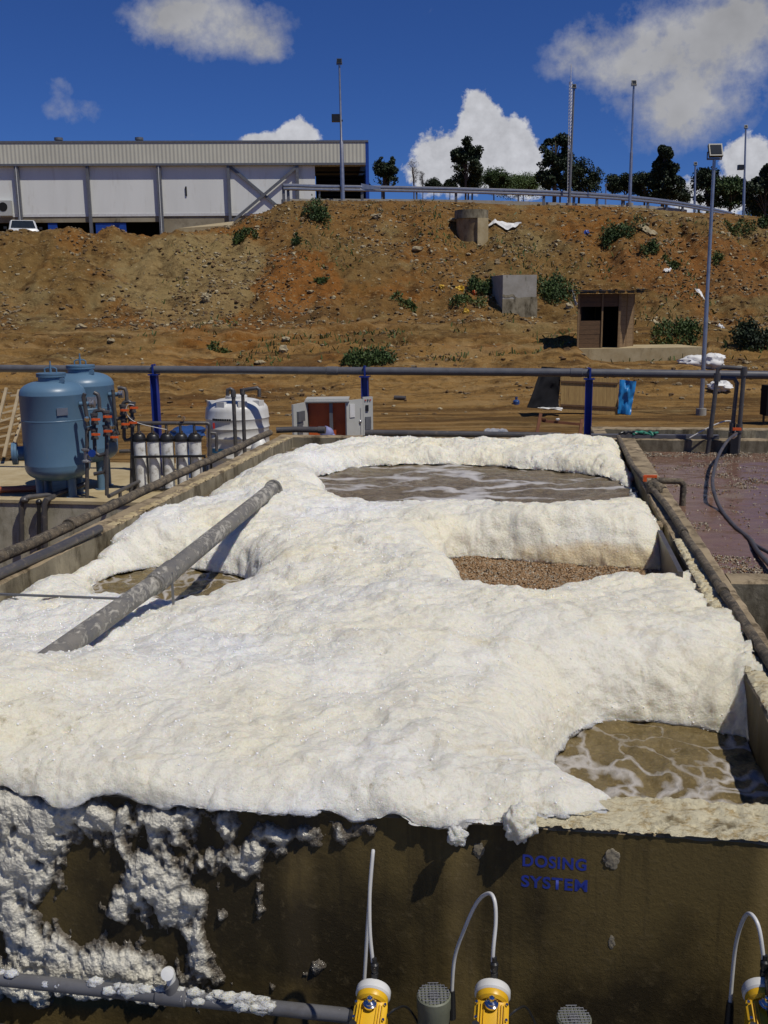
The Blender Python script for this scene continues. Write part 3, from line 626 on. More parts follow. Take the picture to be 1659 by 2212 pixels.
# ------------------------------------------------------------------ foam in the tank
HA = [(-2.3,10.6),(-2.45,10.0),(-2.15,9.1),(-1.95,8.5),(-1.1,8.0),(0.2,8.15),(.70,8.7),(.80,9.3),(.78,10.2),(.60,10.45),(-.2,10.9),(-.9,11.05),(-1.7,10.98)]
HBp = [(-3.12,6.25),(-2.85,6.66),(-2.3,6.62),(-1.95,6.35),(-1.8,5.8),(-2.05,5.42),(-2.7,5.38),(-3.02,5.75)]
HC = [(-.68,7.12),(.1,6.98),(1.0,6.86),(1.0,6.25),(.3,6.1),(-.1,5.68),(-.36,5.62),(-.54,6.2),(-.75,6.7)]
HD = [(.12,4.05),(.22,4.24),(.42,4.33),(.66,4.26),(1.02,4.12),(1.02,2.95),(.5,3.02),(.22,3.16),(.04,3.40),(-.03,3.6),(.06,3.8)]
OUT = [(-3.25,3.0),(-3.6,2.80),(-.9,2.825),(-.25,2.85),(.02,2.89),(.20,2.95),(.55,3.0),(.98,3.05),(.90,4.15),(.965,4.35),(.985,5.6),(.93,5.98),(.88,6.2),(.88,12.26),(-1.6,12.27),(-2.3,12.2),(-2.85,11.7),(-3.12,10.9),(-3.2,9.6),(-3.1,8.5),(-3.0,7.95),(-3.24,7.6)]
def chaikin(P, n=2):
    for _ in range(n): P = [q for i in range(len(P)) for q in ((P[i][0] * .75 + P[(i + 1) % len(P)][0] * .25, P[i][1] * .75 + P[(i + 1) % len(P)][1] * .25), (P[i][0] * .25 + P[(i + 1) % len(P)][0] * .75, P[i][1] * .25 + P[(i + 1) % len(P)][1] * .75))]
    return P
HA, HBp, HC, HD = [chaikin(P_) for P_ in (HA, HBp, HC, HD)]
def foam_H(U, V):
    """smooth height of the foam surface"""
    z = .0 + .0 * U
    def g(u, v, ru, rv, a): return a * np.exp(-((U - u) / ru)**2 - ((V - v) / rv)**2)
    z = z + g(-1.4, 4.0, 1.3, 1.0, .11) + g(-.7, 5.2, .8, .8, .06) + g(-1.1, 6.6, .8, .6, .10) + g(-2.7, 3.3, 1.0, .5, .10) + g(-.4, 3.3, .6, .4, .05) + g(-2.15, 3.2, .5, .45, .13)
    z = z + g(.35, 7.3, .75, .36, .13) + g(.78, 7.35, .22, .4, .04) + g(-.8, 7.6, .8, .40, .05) + g(.5, 4.8, .5, .4, .06) + g(-.2, 4.6, .5, .5, .04)
    z = z + g(-.6, 11.8, 1.6, .45, .03) + g(.4, 11.4, .5, .6, .03) + g(-2.4, 9.6, .5, 1.2, .08) + g(-2.3, 7.3, .5, .30, .05)
    z = z + g(.1, 5.62, .8, .26, -.06) + g(-2.3, 5.15, .8, .35, -.10) + g(-2.2, 8.6, .6, .5, -.03) + g(-.25, 5.5, .42, .3, -.055) + g(-2.28, 7.72, .22, .2, .10)
    z = z - .12 * (1 - sst(-3.35, -2.75, U)) * sst(3.2, 4.2, V) * (1 - sst(5.0, 6.3, V)) + .03 * (1 - sst(-3.3, -2.8, U)) * sst(6.2, 6.8, V) * (1 - sst(7.4, 7.6, V))
    z = z - .04 * (1 - sst(-3.25, -2.7, U)) * sst(7.6, 8.0, V)
    z = z + .055 * fbm(U * 1.5, V * 1.9, 3, 91) + .03 * fbm(U * 4.2, V * 4.6, 2, 93)
    return z
def build_foam():
    us = np.arange(-3.64, 1.02, .0098); n = 860; t = np.linspace(0, 1, n); vs = 2.70 * (12.32 / 2.70)**t; dv_ = np.gradient(vs)
    U, V = np.meshgrid(us, vs)
    jit = .075 * fbm(U * 2.6, V * 2.6, 2, 7) + .022 * fbm(U * 9, V * 9, 2, 17)
    so = sdpoly(U, V, OUT) + np.where(V < 3.3, .045 * fbm(U * 5, V * 5, 4, 27), jit * .8)
    Z = foam_H(U, V); keep = so > -.012; DU = 0 * U; DV = 0 * U
    def sm(a):
        for _ in range(6): a = (np.roll(a, 2, 0) + np.roll(a, -2, 0) + np.roll(a, 2, 1) + np.roll(a, -2, 1) + a) / 5
        return a
    def rim(sd, w, base, Z, DU, DV):
        tt = np.clip(sd / w, 0, 1); th = tt * math.pi / 2; m = sd < w
        Zn = base + (Z - base) * np.sin(th); mv = (w * (1 - np.cos(th)) - np.clip(sd, 0, w)) * m
        gu = sm(np.gradient(sd, axis=1) / .0098); gv = sm(np.gradient(sd, axis=0) / dv_[:, None]); k = np.hypot(gu, gv) + 1e-6
        return np.where(m, np.minimum(Z, Zn), Z), DU + mv * gu / k * .85, DV + mv * gv / k * .85
    lip = np.where(V < 3.2, np.where(U < -.05, -.018 + .05 * fbm(U * 7, V * 0, 3, 29), -.005), ZD); lip = np.where(V > 7.6, ZA, lip); lip = np.where((V > 4.1) & (V < 6.1) & (U > .5), .0, lip)
    Z, DU, DV = rim(so, np.where(V < 3.3, .12, .26), lip, Z, DU, DV)
    for P, zw, w, jj in ((HA, ZA, .26, 1.), (HBp, ZD, .28, .8), (HC, ZC, .26, .7), (HD, ZD, .28, .6)):
        sd = -sdpoly(U, V, P) + jit * jj; Z, DU, DV = rim(sd, w, zw - .012, Z, DU, DV); keep &= sd > -.015
    U2 = U + DU; V2 = V + DV; P = np.stack([U2 * TC + V2 * TS, -U2 * TS + V2 * TC, Z], -1)
    a = np.gradient(P, axis=1); b = np.gradient(P, axis=0); N = np.cross(a, b); N /= np.linalg.norm(N, axis=-1, keepdims=True) + 1e-12
    x, y, z = U2 + .06 * fbm(U2 * 3, V2 * 3, 2, 71), V2 + .06 * fbm(U2 * 3 + 5, V2 * 3, 2, 81), Z
    def bil(f, s): w = np.minimum(wor3(x * f, y * f * 1.12, z * f, s), 1.2); return .40 - w * w / (1 + .9 * w * w)
    calm = .55 + .45 * sst(-.3, .3, fbm(U * .8, V * .8, 2, 19))
    def rdg(f, s): return 1 - np.abs(fb3(x * f, y * f * 1.5, z * f, 2, s)) * 2.2
    d = .026 * bil(4.2, 13) + .022 * bil(9.5, 23) * calm + .019 * bil(19, 33) * (.6 + .4 * calm) + .011 * bil(36, 43) + .014 * fb3(x * 11, y * 11, z * 11, 4, 53, .6) + .016 * rdg(3.2, 64) * calm + .010 * rdg(8, 65)
    pit = np.clip(wor3(x * 5.5, y * 5.5, z * 5.5, 73) * -1 + .13, 0, 1) * .25 * (fbm(U * 1.7, V * 1.7, 2, 75) > .0); d = d - pit
    P = P + N * d[..., None]
    me = grid_mesh('foam', P, keep, [MT['foam']]); obj_from(me, 'foam', 'stuff', 'thick creamy white foam heaped over the long concrete tank', 'foam')
    # larger single bubbles sitting on the foam
    rs = np.random.RandomState(21); ok = keep & (so > .02); wt = (np.clip(fbm(U * 1.3, V * 1.3, 4, 131) * 2 + .45, .04, 1) * V**1.6 * (1 + .6 * (U < -1)) * ok).ravel(); wt /= wt.sum()
    ids = rs.choice(wt.size, 4200, replace=False, p=wt); C_ = P.reshape(-1, 3)[ids]; Nn = N.reshape(-1, 3)[ids]; rr_ = rs.uniform(.0018, .0042, len(ids)) * (1 + .07 * V.ravel()[ids]); C_ = C_ + Nn * rr_[:, None] * .2
    import bmesh
    bm = bmesh.new(); bmesh.ops.create_icosphere(bm, subdivisions=2, radius=1); bv = np.array([v.co[:] for v in bm.verts]); bf = np.array([[v.index for v in f.verts] for f in bm.faces]); bm.free()
    VV = (bv[None] * rr_[:, None, None] + C_[:, None, :]).reshape(-1, 3); FF = (bf[None] + (np.arange(len(ids)) * len(bv))[:, None, None]).reshape(-1, 3)
    obj_from(np_mesh('foam_bubbles', VV, FF, [MT['bubble']], True), 'foam_bubbles', 'stuff', 'tiny glistening bubbles dotted over the foam', 'bubbles')
build_foam()

# foam that ran down the front wall: a thin lumpy layer on the wall face
BL = [(60,1850,55,95,1.1),(130,1760,120,50,.55),(40,1740,60,40,.6),(255,1945,20,45,1.1),(345,1915,48,55,1.15),(300,1890,35,40,.8),(385,1985,35,40,.9),(515,1840,45,28,.9),(575,1835,35,16,.8),(425,1935,18,15,1.1),(520,1870,40,22,.8),(490,1790,40,30,.5),(600,1800,45,18,.8),(670,1800,16,28,.8),(740,1795,22,26,.7),
      (60,2010,62,60,1.1),(200,2100,130,38,1.0),(310,2085,75,50,1.0),(440,2070,18,70,.95),(690,2085,24,36,.62),(680,2100,12,16,.4),(708,1940,8,14,.8),(260,2060,40,30,.7),(150,2060,120,30,.5),(230,1790,120,60,.45),(420,1770,90,50,.35),(120,1900,120,60,.35),(30,2130,70,40,1.),(590,2130,12,26,.7),(655,2105,10,10,.6),(800,1790,20,22,.6),(360,2120,60,30,.6),(240,2150,150,16,.8),(480,2110,22,30,.7),(350,1820,60,80,.4),(10,1930,50,200,.45),
      (985,1772,18,16,.5),(500,1930,40,50,.35),(560,1960,8,60,.5),(600,1900,5,50,.55),(140,2000,60,140,.25),(300,1760,260,26,.5),(440,1850,30,40,.5),(470,1975,28,26,.7),(60,1800,120,40,.4)]
def build_splatter():
    A = toUV(atv(-60, 1700, V0)); B = toUV(atv(900, 1700, V0)); us = np.arange(A[0], B[0], .0055); zs = np.arange(-.86, .03, .0055); U, Z = np.meshgrid(us, zs)
    Fd = np.zeros(U.shape)
    for (px, py, rx, ry, a) in BL:
        c = toUV(atv(px, py, V0)); s = mpp(3.6); e = ((U - c[0]) / (rx * s))**2 + ((Z - c[2]) / (ry * s))**2; Fd += a * np.exp(-e * .8)
    left = 1 - sst(-1.45, -.25, U)
    n = .55 * fbm(U * 12 + .4 * fbm(U * 6, Z * 6, 2, 7), Z * 6.5, 5, 101, .62) + .26 * fbm(U * 34, Z * 26, 4, 111); drip = .34 * fbm(U * 18, Z * 1.4, 3, 121)
    D = Fd * .80 + n * (.70 + .50 * left + .3 * np.clip(Fd, 0, 1)) + drip * .6 * left - .50
    th = .040 * np.clip(D * 1.3, 0, 1.1)**.85 * (1 + .4 * fbm(U * 9, Z * 9, 3, 141)) + .006 * (.5 - worley(U * 30, Z * 30, 151)) * (D > 0)
    th = np.where(D > 0, np.maximum(th, .002), -.004); Vv = V0 - th
    P = np.stack([U * TC + Vv * TS, -U * TS + Vv * TC, Z], -1)
    kp = D > 0; me = grid_mesh('foam_splatter', P, kp, [MT['splat']]); k4 = kp[:-1, :-1] | kp[:-1, 1:] | kp[1:, 1:] | kp[1:, :-1]; idx = np.arange(D.size).reshape(D.shape)
    used = np.unique(np.stack([idx[:-1, :-1], idx[:-1, 1:], idx[1:, 1:], idx[1:, :-1]], -1)[k4]); at_ = me.attributes.new('thick', 'FLOAT', 'POINT'); at_.data.foreach_set('value', np.clip(D.ravel()[used] * 1.5, 0, 1).astype(np.float32))
    obj_from(me, 'foam_splatter', 'stuff', 'wet foam splashed in clots and runs down the dark front wall', 'foam')
build_splatter()
# dried crust on the bare cap of the front wall and of the right wall
def crust(name, u0, u1, v0, v1, z0, amp, thr, label, along='u'):
    us = np.arange(u0, u1, .007); vs = np.arange(v0, v1, .007); U, V = np.meshgrid(us, vs)
    e = np.minimum(np.minimum(U - u0, u1 - U), np.minimum(V - v0, v1 - V)); n = fbm(U * 14, V * 22, 5, 161, .6)
    h = amp * (.55 + n) * sst(-.005, .02, e + .012 * fbm(U * 25, V * 25, 3, 5)); keep = (n > thr) & (e + .02 * fbm(U * 30, V * 30, 2, 9) > 0); Z = z0 + np.maximum(h, .0)
    P = np.stack([U * TC + V * TS, -U * TS + V * TC, np.where(keep, Z, z0 - .004)], -1)
    obj_from(grid_mesh(name, P, keep, [MT['crust' if u0 > -2 else 'slab']]), name, 'stuff', label, 'dried foam')
crust('dried_scum', -.35, 2.2, 2.842, 3.06, .004, .024, -.38, 'cream dried scum caking the top of the front wall at lower right')
crust('dried_scum', .905, 1.0, 3.06, 6.9, .002, .018, -.25, 'cream dried scum caking the top of the right tank wall')
crust('dried_scum', -3.34, -3.25, 6.9, 12.2, -.004, .016, .06, 'brownish scum along the inner edge of the left tank wall')
def lump(px, py, r, v, seed, label, mat='foam', sq=(1, .6, 1)):
    c = atv(px, py, v); s = r * mpp(3.6); m = MB(); m.blob(c, (s * sq[0], s * sq[1], s * sq[2]), seed, .24 if mat == 'foam' else .2, 44, 30, 2.0); solo('foam_clot', m, mat if not isinstance(mat, str) else MT[mat], label, 'foam clot', ang=180)
lump(987, 1806, 18, V0 - .06, 3, 'round white foam clot hanging under the wall top near the middle', 'foam')
lump(1122, 1778, 30, V0 - .02, 5, 'larger foam clot drooping over the wall edge above the lettering', 'foam', (1, .8, 1.1))
lump(1128, 1802, 13, V0 - .035, 8, 'small foam drip right below the drooping clot', 'foam', (.9, .8, 1.2))
lump(1040, 1836, 15, V0 + .002, 11, 'dried tan splat on the wall left of the lettering', 'dried', (1, .15, 1.1))
lump(1328, 1856, 19, V0 + .002, 14, 'dried tan splat on the wall right of the lettering', 'dried', (1, .15, 1.1))
lump(1326, 2035, 12, V0 + .002, 17, 'faint pale splat low on the wall below the lettering', 'dried', (.8, .12, 1.4))

# media carriers floating in the gap of the foam, thousands of small plastic chips
def chips(name, pts, size, mats, label, seed=0):
    rs = np.random.RandomState(seed); n = len(pts); k = 6; a = np.arange(k) * 2 * math.pi / k
    ring = np.stack([np.cos(a), np.sin(a), 0 * a], -1); base = np.concatenate([ring + [0, 0, .5], ring * 1.0 - [0, 0, .5]]) * size
    F0 = [[0, 1, 2, 3], [0, 3, 4, 5]] + [[i, (i + 1) % k, (i + 1) % k + k, i + k] for i in range(k)]
    q = rs.randn(n, 4); q /= np.linalg.norm(q, axis=1)[:, None]; w, x, y, z = q.T
    Rm = np.stack([1 - 2 * (y * y + z * z), 2 * (x * y - z * w), 2 * (x * z + y * w), 2 * (x * y + z * w), 1 - 2 * (x * x + z * z), 2 * (y * z - x * w), 2 * (x * z - y * w), 2 * (y * z + x * w), 1 - 2 * (x * x + y * y)], -1).reshape(n, 3, 3)
    V = np.einsum('nij,kj->nki', Rm, base) * rs.uniform(.7, 1.2, (n, 1, 1)) + pts[:, None, :]
    F = (np.array(F0)[None] + (np.arange(n) * 2 * k)[:, None, None]).reshape(-1, 4); mi = np.repeat((rs.rand(n) < .18).astype(int), len(F0))
    obj_from(np_mesh(name, V.reshape(-1, 3), F, mats, False, mi), name, 'stuff', label, 'filter media')
def media_pts(u0, u1, v0, v1, z, dens, fn, seed):
    rs = np.random.RandomState(seed); n = int((u1 - u0) * (v1 - v0) * dens); U = rs.uniform(u0, u1, n); V = rs.uniform(v0, v1, n); k = fn(U, V); U, V = U[k], V[k]
    return np.stack([U * TC + V * TS, -U * TS + V * TC, z + .012 * rs.rand(len(U)) + .02 * fbm(U * 6, V * 6, 2, 2)], -1)
chips('floating_media', media_pts(-.95, .82, 5.6, 7.36, ZC - .004, 12500, lambda U, V: U < .78 if False else np.ones(len(U), bool), 3), .0085, [MT['media'], MT['media2']], 'brown plastic carrier chips floating in a gap of the foam')

# ------------------------------------------------------------------ neighbouring tank on the right
rt_ = thing('settling_tank', 'second open concrete tank with reddish brown water at the right', 'tank', UVZ(4, 9.5, ZB))
part(rt_, 'rear_wall', wallmesh(UR + .003, 9.5, 12.4, 12.6, ZB, -.004, None), [MT['conc'], MT['capc']])
part(rt_, 'rear_channel_wall', wallmesh(.62, 9.5, 13.45, 13.65, ZB, .002, None), [MT['conc'], MT['capc']])
part(rt_, 'channel_end_wall', wallmesh(.62, .80, 12.63, 13.44, ZB, -.002, None), [MT['conc'], MT['capc']])
part(rt_, 'divider_wall', wallmesh(UR + .003, 9.5, 5.84, 6.05, ZB, -.004, None), [MT['conc'], MT['capc']])
part(rt_, 'side_wall', wallmesh(9.3, 9.5, 3.06, 12.39, ZB, -.006, None), [MT['conc'], MT['capc']])
water_sheet('water_settling_tank', UR + .004, 9.3, 6.054, 12.39, -.16, MT['waterR'], 260, .008, 5)
water_sheet('water_channel', .81, 9.3, 12.61, 13.44, -.35, MT['dark'], 30, .002)
water_sheet('water_lower_cell', UR + .004, 9.3, 3.06, 5.83, -1.05, MT['dark'], 30, .004)
def rband(U, V):
    r1 = np.hypot((U - 3.3) / 1.5, (V - 10.9) / .95); n = fbm(U * 1.6, V * 1.6, 3, 6)
    d = np.exp(-((r1 - 1.0 + .12 * n) / .07)**2) * (.75 + .5 * n)
    d = d + (V < 7.1 + .15 * n) * .9 * (1 - .6 * (V > 6.85)) + (V > 11.95 + .2 * n) * .5 * (U < 3.4) + np.exp(-((V - 8.9 - .25 * (U - 2.5) + .3 * n) / .16)**2) * .55 * (U > 1.9) + (fbm(U * 2.5, V * 2.5, 3, 12) > .42) * .35 + .02
    return RNG.rand(len(U)) < d
chips('floating_media', media_pts(UR + .02, 5.2, 6.07, 12.37, -.167, 3800, rband, 9), .0072, [MT['media2'], MT['media']], 'pale carrier chips drifting in bands on the reddish water', 4)

# ------------------------------------------------------------------ pipes on the tank
pp = thing('inlet_pipe', 'thick foam-smeared grey pipe lying diagonally over the foam', 'pipe', atz(350, 1270, .1))
a = atz(-140, 1600, .16); b = atz(352, 1247, .16); b2 = atz(372, 1232, .16); c = atz(590, 1054, .15)
A_ = [a, b]; mb = MB(); mb.tube([a, b], .050, 28); part(pp, 'pipe_length', mb, MT['spipe'])
dr = (c - b2) / np.linalg.norm(c - b2)
mb = MB(); mb.tube([b2 + dr * .005, c], .055, 28); part(pp, 'pipe_length', mb, MT['spipe'])
mb = MB(); mb.tube([b - dr * .12, b - dr * .11, b + dr * .16, b + dr * .17], [.052, .061, .061, .058], 28); mb.tube([b - dr * .17, b - dr * .14], .057, 28); part(pp, 'coupling', mb, MT['spipe'])
el = [c]; ax = dr.copy(); dn = np.array([0, 0, -1.])
for i in range(1, 8): t = R(90) * i / 7; el.append(c + .10 * (dr * math.sin(t) + dn * (1 - math.cos(t))))
el.append(el[-1] + dn * .05)
mb = MB(); mb.tube(el, .064, 24); mb.tube([c - dr * .03, c + dr * .015], .070, 24); part(pp, 'elbow', mb, MT['spipe'])
mb = MB(); mb.cyl(el[-1], el[-1] + dn * .12, .050, n=20); part(pp, 'outlet_stub', mb, MT['filt'])
bk = atz(372, 1262, .12); mb = MB(); mb.box(bk + [0, 0, -.06], (.012, .035, .26), .3); mb.box(bk + [.02, -.02, -.17], (.06, .035, .012), .3); part(pp, 'bracket', mb, MT['dsteel'])
def rail_pipe(name, pts, r, mat, label, cols=(), n=16):
    r = r * .9
    t = thing(name, label, 'pipe', pts[0]); m = MB(); m.tube(pts, r, n); part(t, 'pipe_length', m, mat)
    for (p, d) in cols:
        d = np.array(d) / np.linalg.norm(d); m = MB(); m.tube([p - d * .05, p + d * .05], r * 1.22, n); part(t, 'coupling', m, mat)
    return t
def wob(p0, p1, n, amp, seed):
    return [p0 + (p1 - p0) * i / n + np.array([0, 0, amp * (vnoise(np.array([i * .7]), np.array([seed * 1.]), seed)[0] - .5)]) for i in range(n + 1)]
l0 = UVZ(-3.50, 4.2, .045); l1 = UVZ(-3.58, 12.35, .045); rail_pipe('side_pipe', wob(l0, l1, 30, .02, 4), .045, MT['brpipe'], 'long brown scummy pipe laid along the left wall of the foam tank', [(UVZ(-3.53, 6.7, .045), (0, 1, 0))])
rail_pipe('side_pipe', [atz(-60, 1268, .03), atz(0, 1240, .03), atz(120, 1186, .03), atz(215, 1142, .03)], .036, MT['dpipe'], 'clean dark pipe just below the brown one at the left frame edge')
r0 = UVZ(1.03, 3.6, .04); r1 = UVZ(.975, 8.0, .03); r2 = UVZ(.94, 9.2, .01); r3 = UVZ(.90, 10.2, -.0); r4 = UVZ(.90, 12.3, .03)
rail_pipe('side_pipe', wob(r0, r1, 16, .02, 6) + [r2, r3, r4], .030, MT['brpipe'], 'scum-covered pipe laid along the right wall of the foam tank', [(UVZ(1.003, 5.5, .04), UVZ(0, 1, 0)), (UVZ(.985, 7.0, .035), UVZ(0, 1, 0))])
rail_pipe('rear_pipe', [UVZ(-3.55, 12.55, .05), UVZ(-3.3, 12.62, .055), UVZ(-2.92, 12.62, .05)], .045, MT['dpipe'], 'short dark pipe elbow at the rear left corner of the foam tank', [(UVZ(-2.94, 12.62, .05), UVZ(1, 0, 0))])
rail_pipe('rear_pipe', [UVZ(-2.28, 12.42, .04), UVZ(-2.15, 12.42, .045), UVZ(.2, 12.42, .03)], .042, MT['dpipe'], 'dark pipe lying on the rear tank wall in front of the cabinet', [(UVZ(-2.26, 12.42, .04), UVZ(1, 0, 0))])
# valve branch to the right tank
vb = thing('drain_branch', 'bent brown drain pipe with an orange valve handle on the right wall', 'pipe', atz(1405, 1050, 0))
q0 = UVZ(.965, 8.75, .03); q1 = atz(1412, 1038, .06); q2 = q1 + UVZ(.26, -.02, 0); q3 = q2 + np.array([0, 0, -.30])
mb = MB(); mb.tube([q0, (q0 + q1) / 2, q1, q2 - UVZ(.03, 0, 0), q2 + np.array([0, 0, -.03]), q3], .030, 14); part(vb, 'pipe_length', mb, MT['brpipe'])
mb = MB(); mb.blob(q0 + [0, 0, .0], (.075, .09, .07), 3, .2); part(vb, 'valve_body', mb, MT['brpipe'])
h = atz(1405, 1029, .10); mb = MB(); mb.box(h, (.115, .030, .022), -.1); mb.box(h + [-.05, 0, -.02], (.03, .045, .05), -.1); part(vb, 'valve_handle', mb, MT['orange'])
# standpipes at the far wall of the right tank
def standpipe(label, pts, r=.034, extra=()):
    t = thing('standpipe', label, 'pipe', pts[0], 'dark standpipes rising from the right tank'); m = MB(); m.tube(pts, r * .78, 14); part(t, 'pipe_length', m, MT['dpipe'])
    for p in extra: m = MB(); m.cyl(p + [0, 0, -.05], p + [0, 0, .05], r * 1.15); part(t, 'coupling', m, MT['dpipe'])
    return t
v_ = 12.25
def PV(x, y, v=v_): return atv(x, y, v)
standpipe('tall dark standpipe with flat top arm, left of the pair over the reddish tank', [PV(1527, 985), PV(1534, 940), PV(1545, 850), PV(1551, 797), PV(1560, 793), PV(1606, 796)], .034, [PV(1534, 935), PV(1549, 815)])
standpipe('right dark standpipe carrying the other end of the top arm', [PV(1592, 985), PV(1597, 930), PV(1607, 805)], .034, [PV(1607, 802), PV(1597, 925)])
standpipe('shorter middle standpipe with lower side arm under the grey pipeline', [PV(1578, 985, 12.3), PV(1582, 925, 12.3), PV(1592, 828, 12.3), PV(1586, 818, 12.3), PV(1556, 817, 12.3)], .032, [PV(1582, 922, 12.3)])
mb = MB(); mb.ubox(*[toUV(PV(1590, 940))[0] - .07, toUV(PV(1590, 940))[0] + .02, 12.18, 12.36, -.3, .10]); solo('pump_box', mb, MT['black'], 'black submerged pump box between the standpipes at the far wall', 'pump')
hz = thing('hose', 'limp grey hose drooping from an orange valve into the reddish water', 'hose', PV(1590, 940))
def smooth_path(P, n=8):
    P = [np.array(p, float) for p in P]; Q = []
    for i in range(len(P) - 1):
        a = P[max(i - 1, 0)]; b = P[i]; c = P[i + 1]; d = P[min(i + 2, len(P) - 1)]
        for k in range(n):
            t = k / n; Q.append(.5 * ((2 * b) + (-a + c) * t + (2 * a - 5 * b + 4 * c - d) * t * t + (-a + 3 * b - 3 * c + d) * t**3))
    return Q + [P[-1]]
hp = [PV(1591, 936, 12.1), PV(1572, 952, 11.6), PV(1552, 985, 10.9), PV(1540, 1030, 9.9), atz(1542, 1062, -.05), atz(1556, 1098, -.14), atz(1585, 1135, -.155), atz(1620, 1165, -.15), atz(1640, 1195, -.13), atz(1700, 1260, -.10)]
mb = MB(); mb.tube(smooth_path(hp), .017, 10); part(hz, 'hose_tube', mb, MT['dpipe'])
mb = MB(); mb.cyl(PV(1588, 940, 12.05), PV(1584, 944, 11.95), .025); part(hz, 'hose_clip', mb, MT['chrome'])
mb = MB(); mb.box(PV(1592, 927, 12.1), (.10, .03, .03), -.1); part(hz, 'valve_handle', mb, MT['orange'])
mb = MB(); mb.tube(smooth_path([atz(1622, 1172, -.15), atz(1645, 1185, -.13), atz(1700, 1215, -.08)]), .014, 8); solo('hose', mb, MT['dpipe'], 'second thin dark hose running beside the first at the right edge', 'hose')
mb = MB(); mb.tube(smooth_path([UVZ(1.75, 12.3, .03), UVZ(2.05, 12.35, .19), UVZ(2.25, 12.42, .22), UVZ(2.32, 12.45, .05)]), .008, 8); solo('cable', mb, MT['hose'], 'thin white tube arching over the far wall of the right tank', 'tube')
mb = MB(); mb.box(UVZ(1.35, 12.5, .02), (1.55, .10, .045), -TY); solo('cable_tray', mb, MT['gpipe'], 'grey flat conduit lying on the far wall of the right tank', 'conduit')
for k, (du, lab, mt) in enumerate(((0, 'black looped cable tangle at the rear right corner of the foam tank', 'black'), (.18, 'green rope end lying at the tank corner', 'green'))):
    base = UVZ(.92 + du, 12.5, .03); P = [base + UVZ(.28 * (i / 14) + .05 * math.sin(i * 2.1 + k), .05 * math.cos(i * 1.7), .045 * abs(math.sin(i * 1.3 + k))) for i in range(15)]
    mb = MB(); mb.tube(smooth_path(P, 4), .012 if k == 0 else .016, 8); solo('cable' if k == 0 else 'rope', mb, MT[mt], lab, 'cable' if k == 0 else 'rope')

# ------------------------------------------------------------------ overhead grey pipeline on blue posts
VP = 16.0
pl = thing('pipeline', 'long straight grey pipeline crossing above the yard on blue posts', 'pipe', atv(830, 803, VP))
L0 = atv(-300, 794, VP); LM = atv(718, 801, VP); LN = atv(1245, 805, VP); L1 = atv(2000, 815, VP); rr = 8.4 * mpp(15.9)
mb = MB(); mb.tube([L0, LM, LN, L1], rr, 24); part(pl, 'pipe_length', mb, MT['gpipe'])
for p in (LM, LN): m = MB(); d = (L1 - L0) / np.linalg.norm(L1 - L0); m.tube([p - d * .10, p - d * .09, p + d * .09, p + d * .10], [rr, rr * 1.12, rr * 1.12, rr], 24); part(pl, 'coupling', m, MT['gpipe'])
for x, lab in ((332, 'blue steel post behind the filter rack holding the pipeline'), (788, 'blue steel post behind the open cabinet holding the pipeline'), (1273, 'blue steel post in front of the yellow boards holding the pipeline')):
    top = atv(x, 803 + (x - 830) * .009, VP); ps = thing('pipe_support', lab, 'post', (top[0], top[1], -1.2), 'blue posts under the grey pipeline')
    m = MB(); zt = top[2] - rr - .03; w = .115
    for dx, sx, sy in ((0, w, .012), (-w / 2 + .006, .012, w), (w / 2 - .006, .012, w)): m.box((top[0] + dx * TC, top[1] - dx * TS, (zt - 1.2) / 2), (sx, sy if sx > .05 else w, zt + 1.2) if sx > .05 else (.012, w, zt + 1.2), -TY)
    part(ps, 'post_column', m, MT['bluepost'])
    m = MB(); m.box((top[0], top[1], zt + .012), (.17, .15, .022), -TY)
    for sx in (-1, 1): m.box((top[0] + sx * 0, top[1] + sx * (rr + .012), zt + rr + .03), (.03, .012, rr * 2 + .06), -TY)
    m.box((top[0], top[1], top[2] + rr + .012), (.03, 2 * rr + .036, .012), -TY); part(ps, 'saddle', m, MT['bluepost'])
    m = MB(); m.box((top[0], top[1], -1.155), (.25, .25, .02), -TY); part(ps, 'base_plate', m, MT['bluepost'])

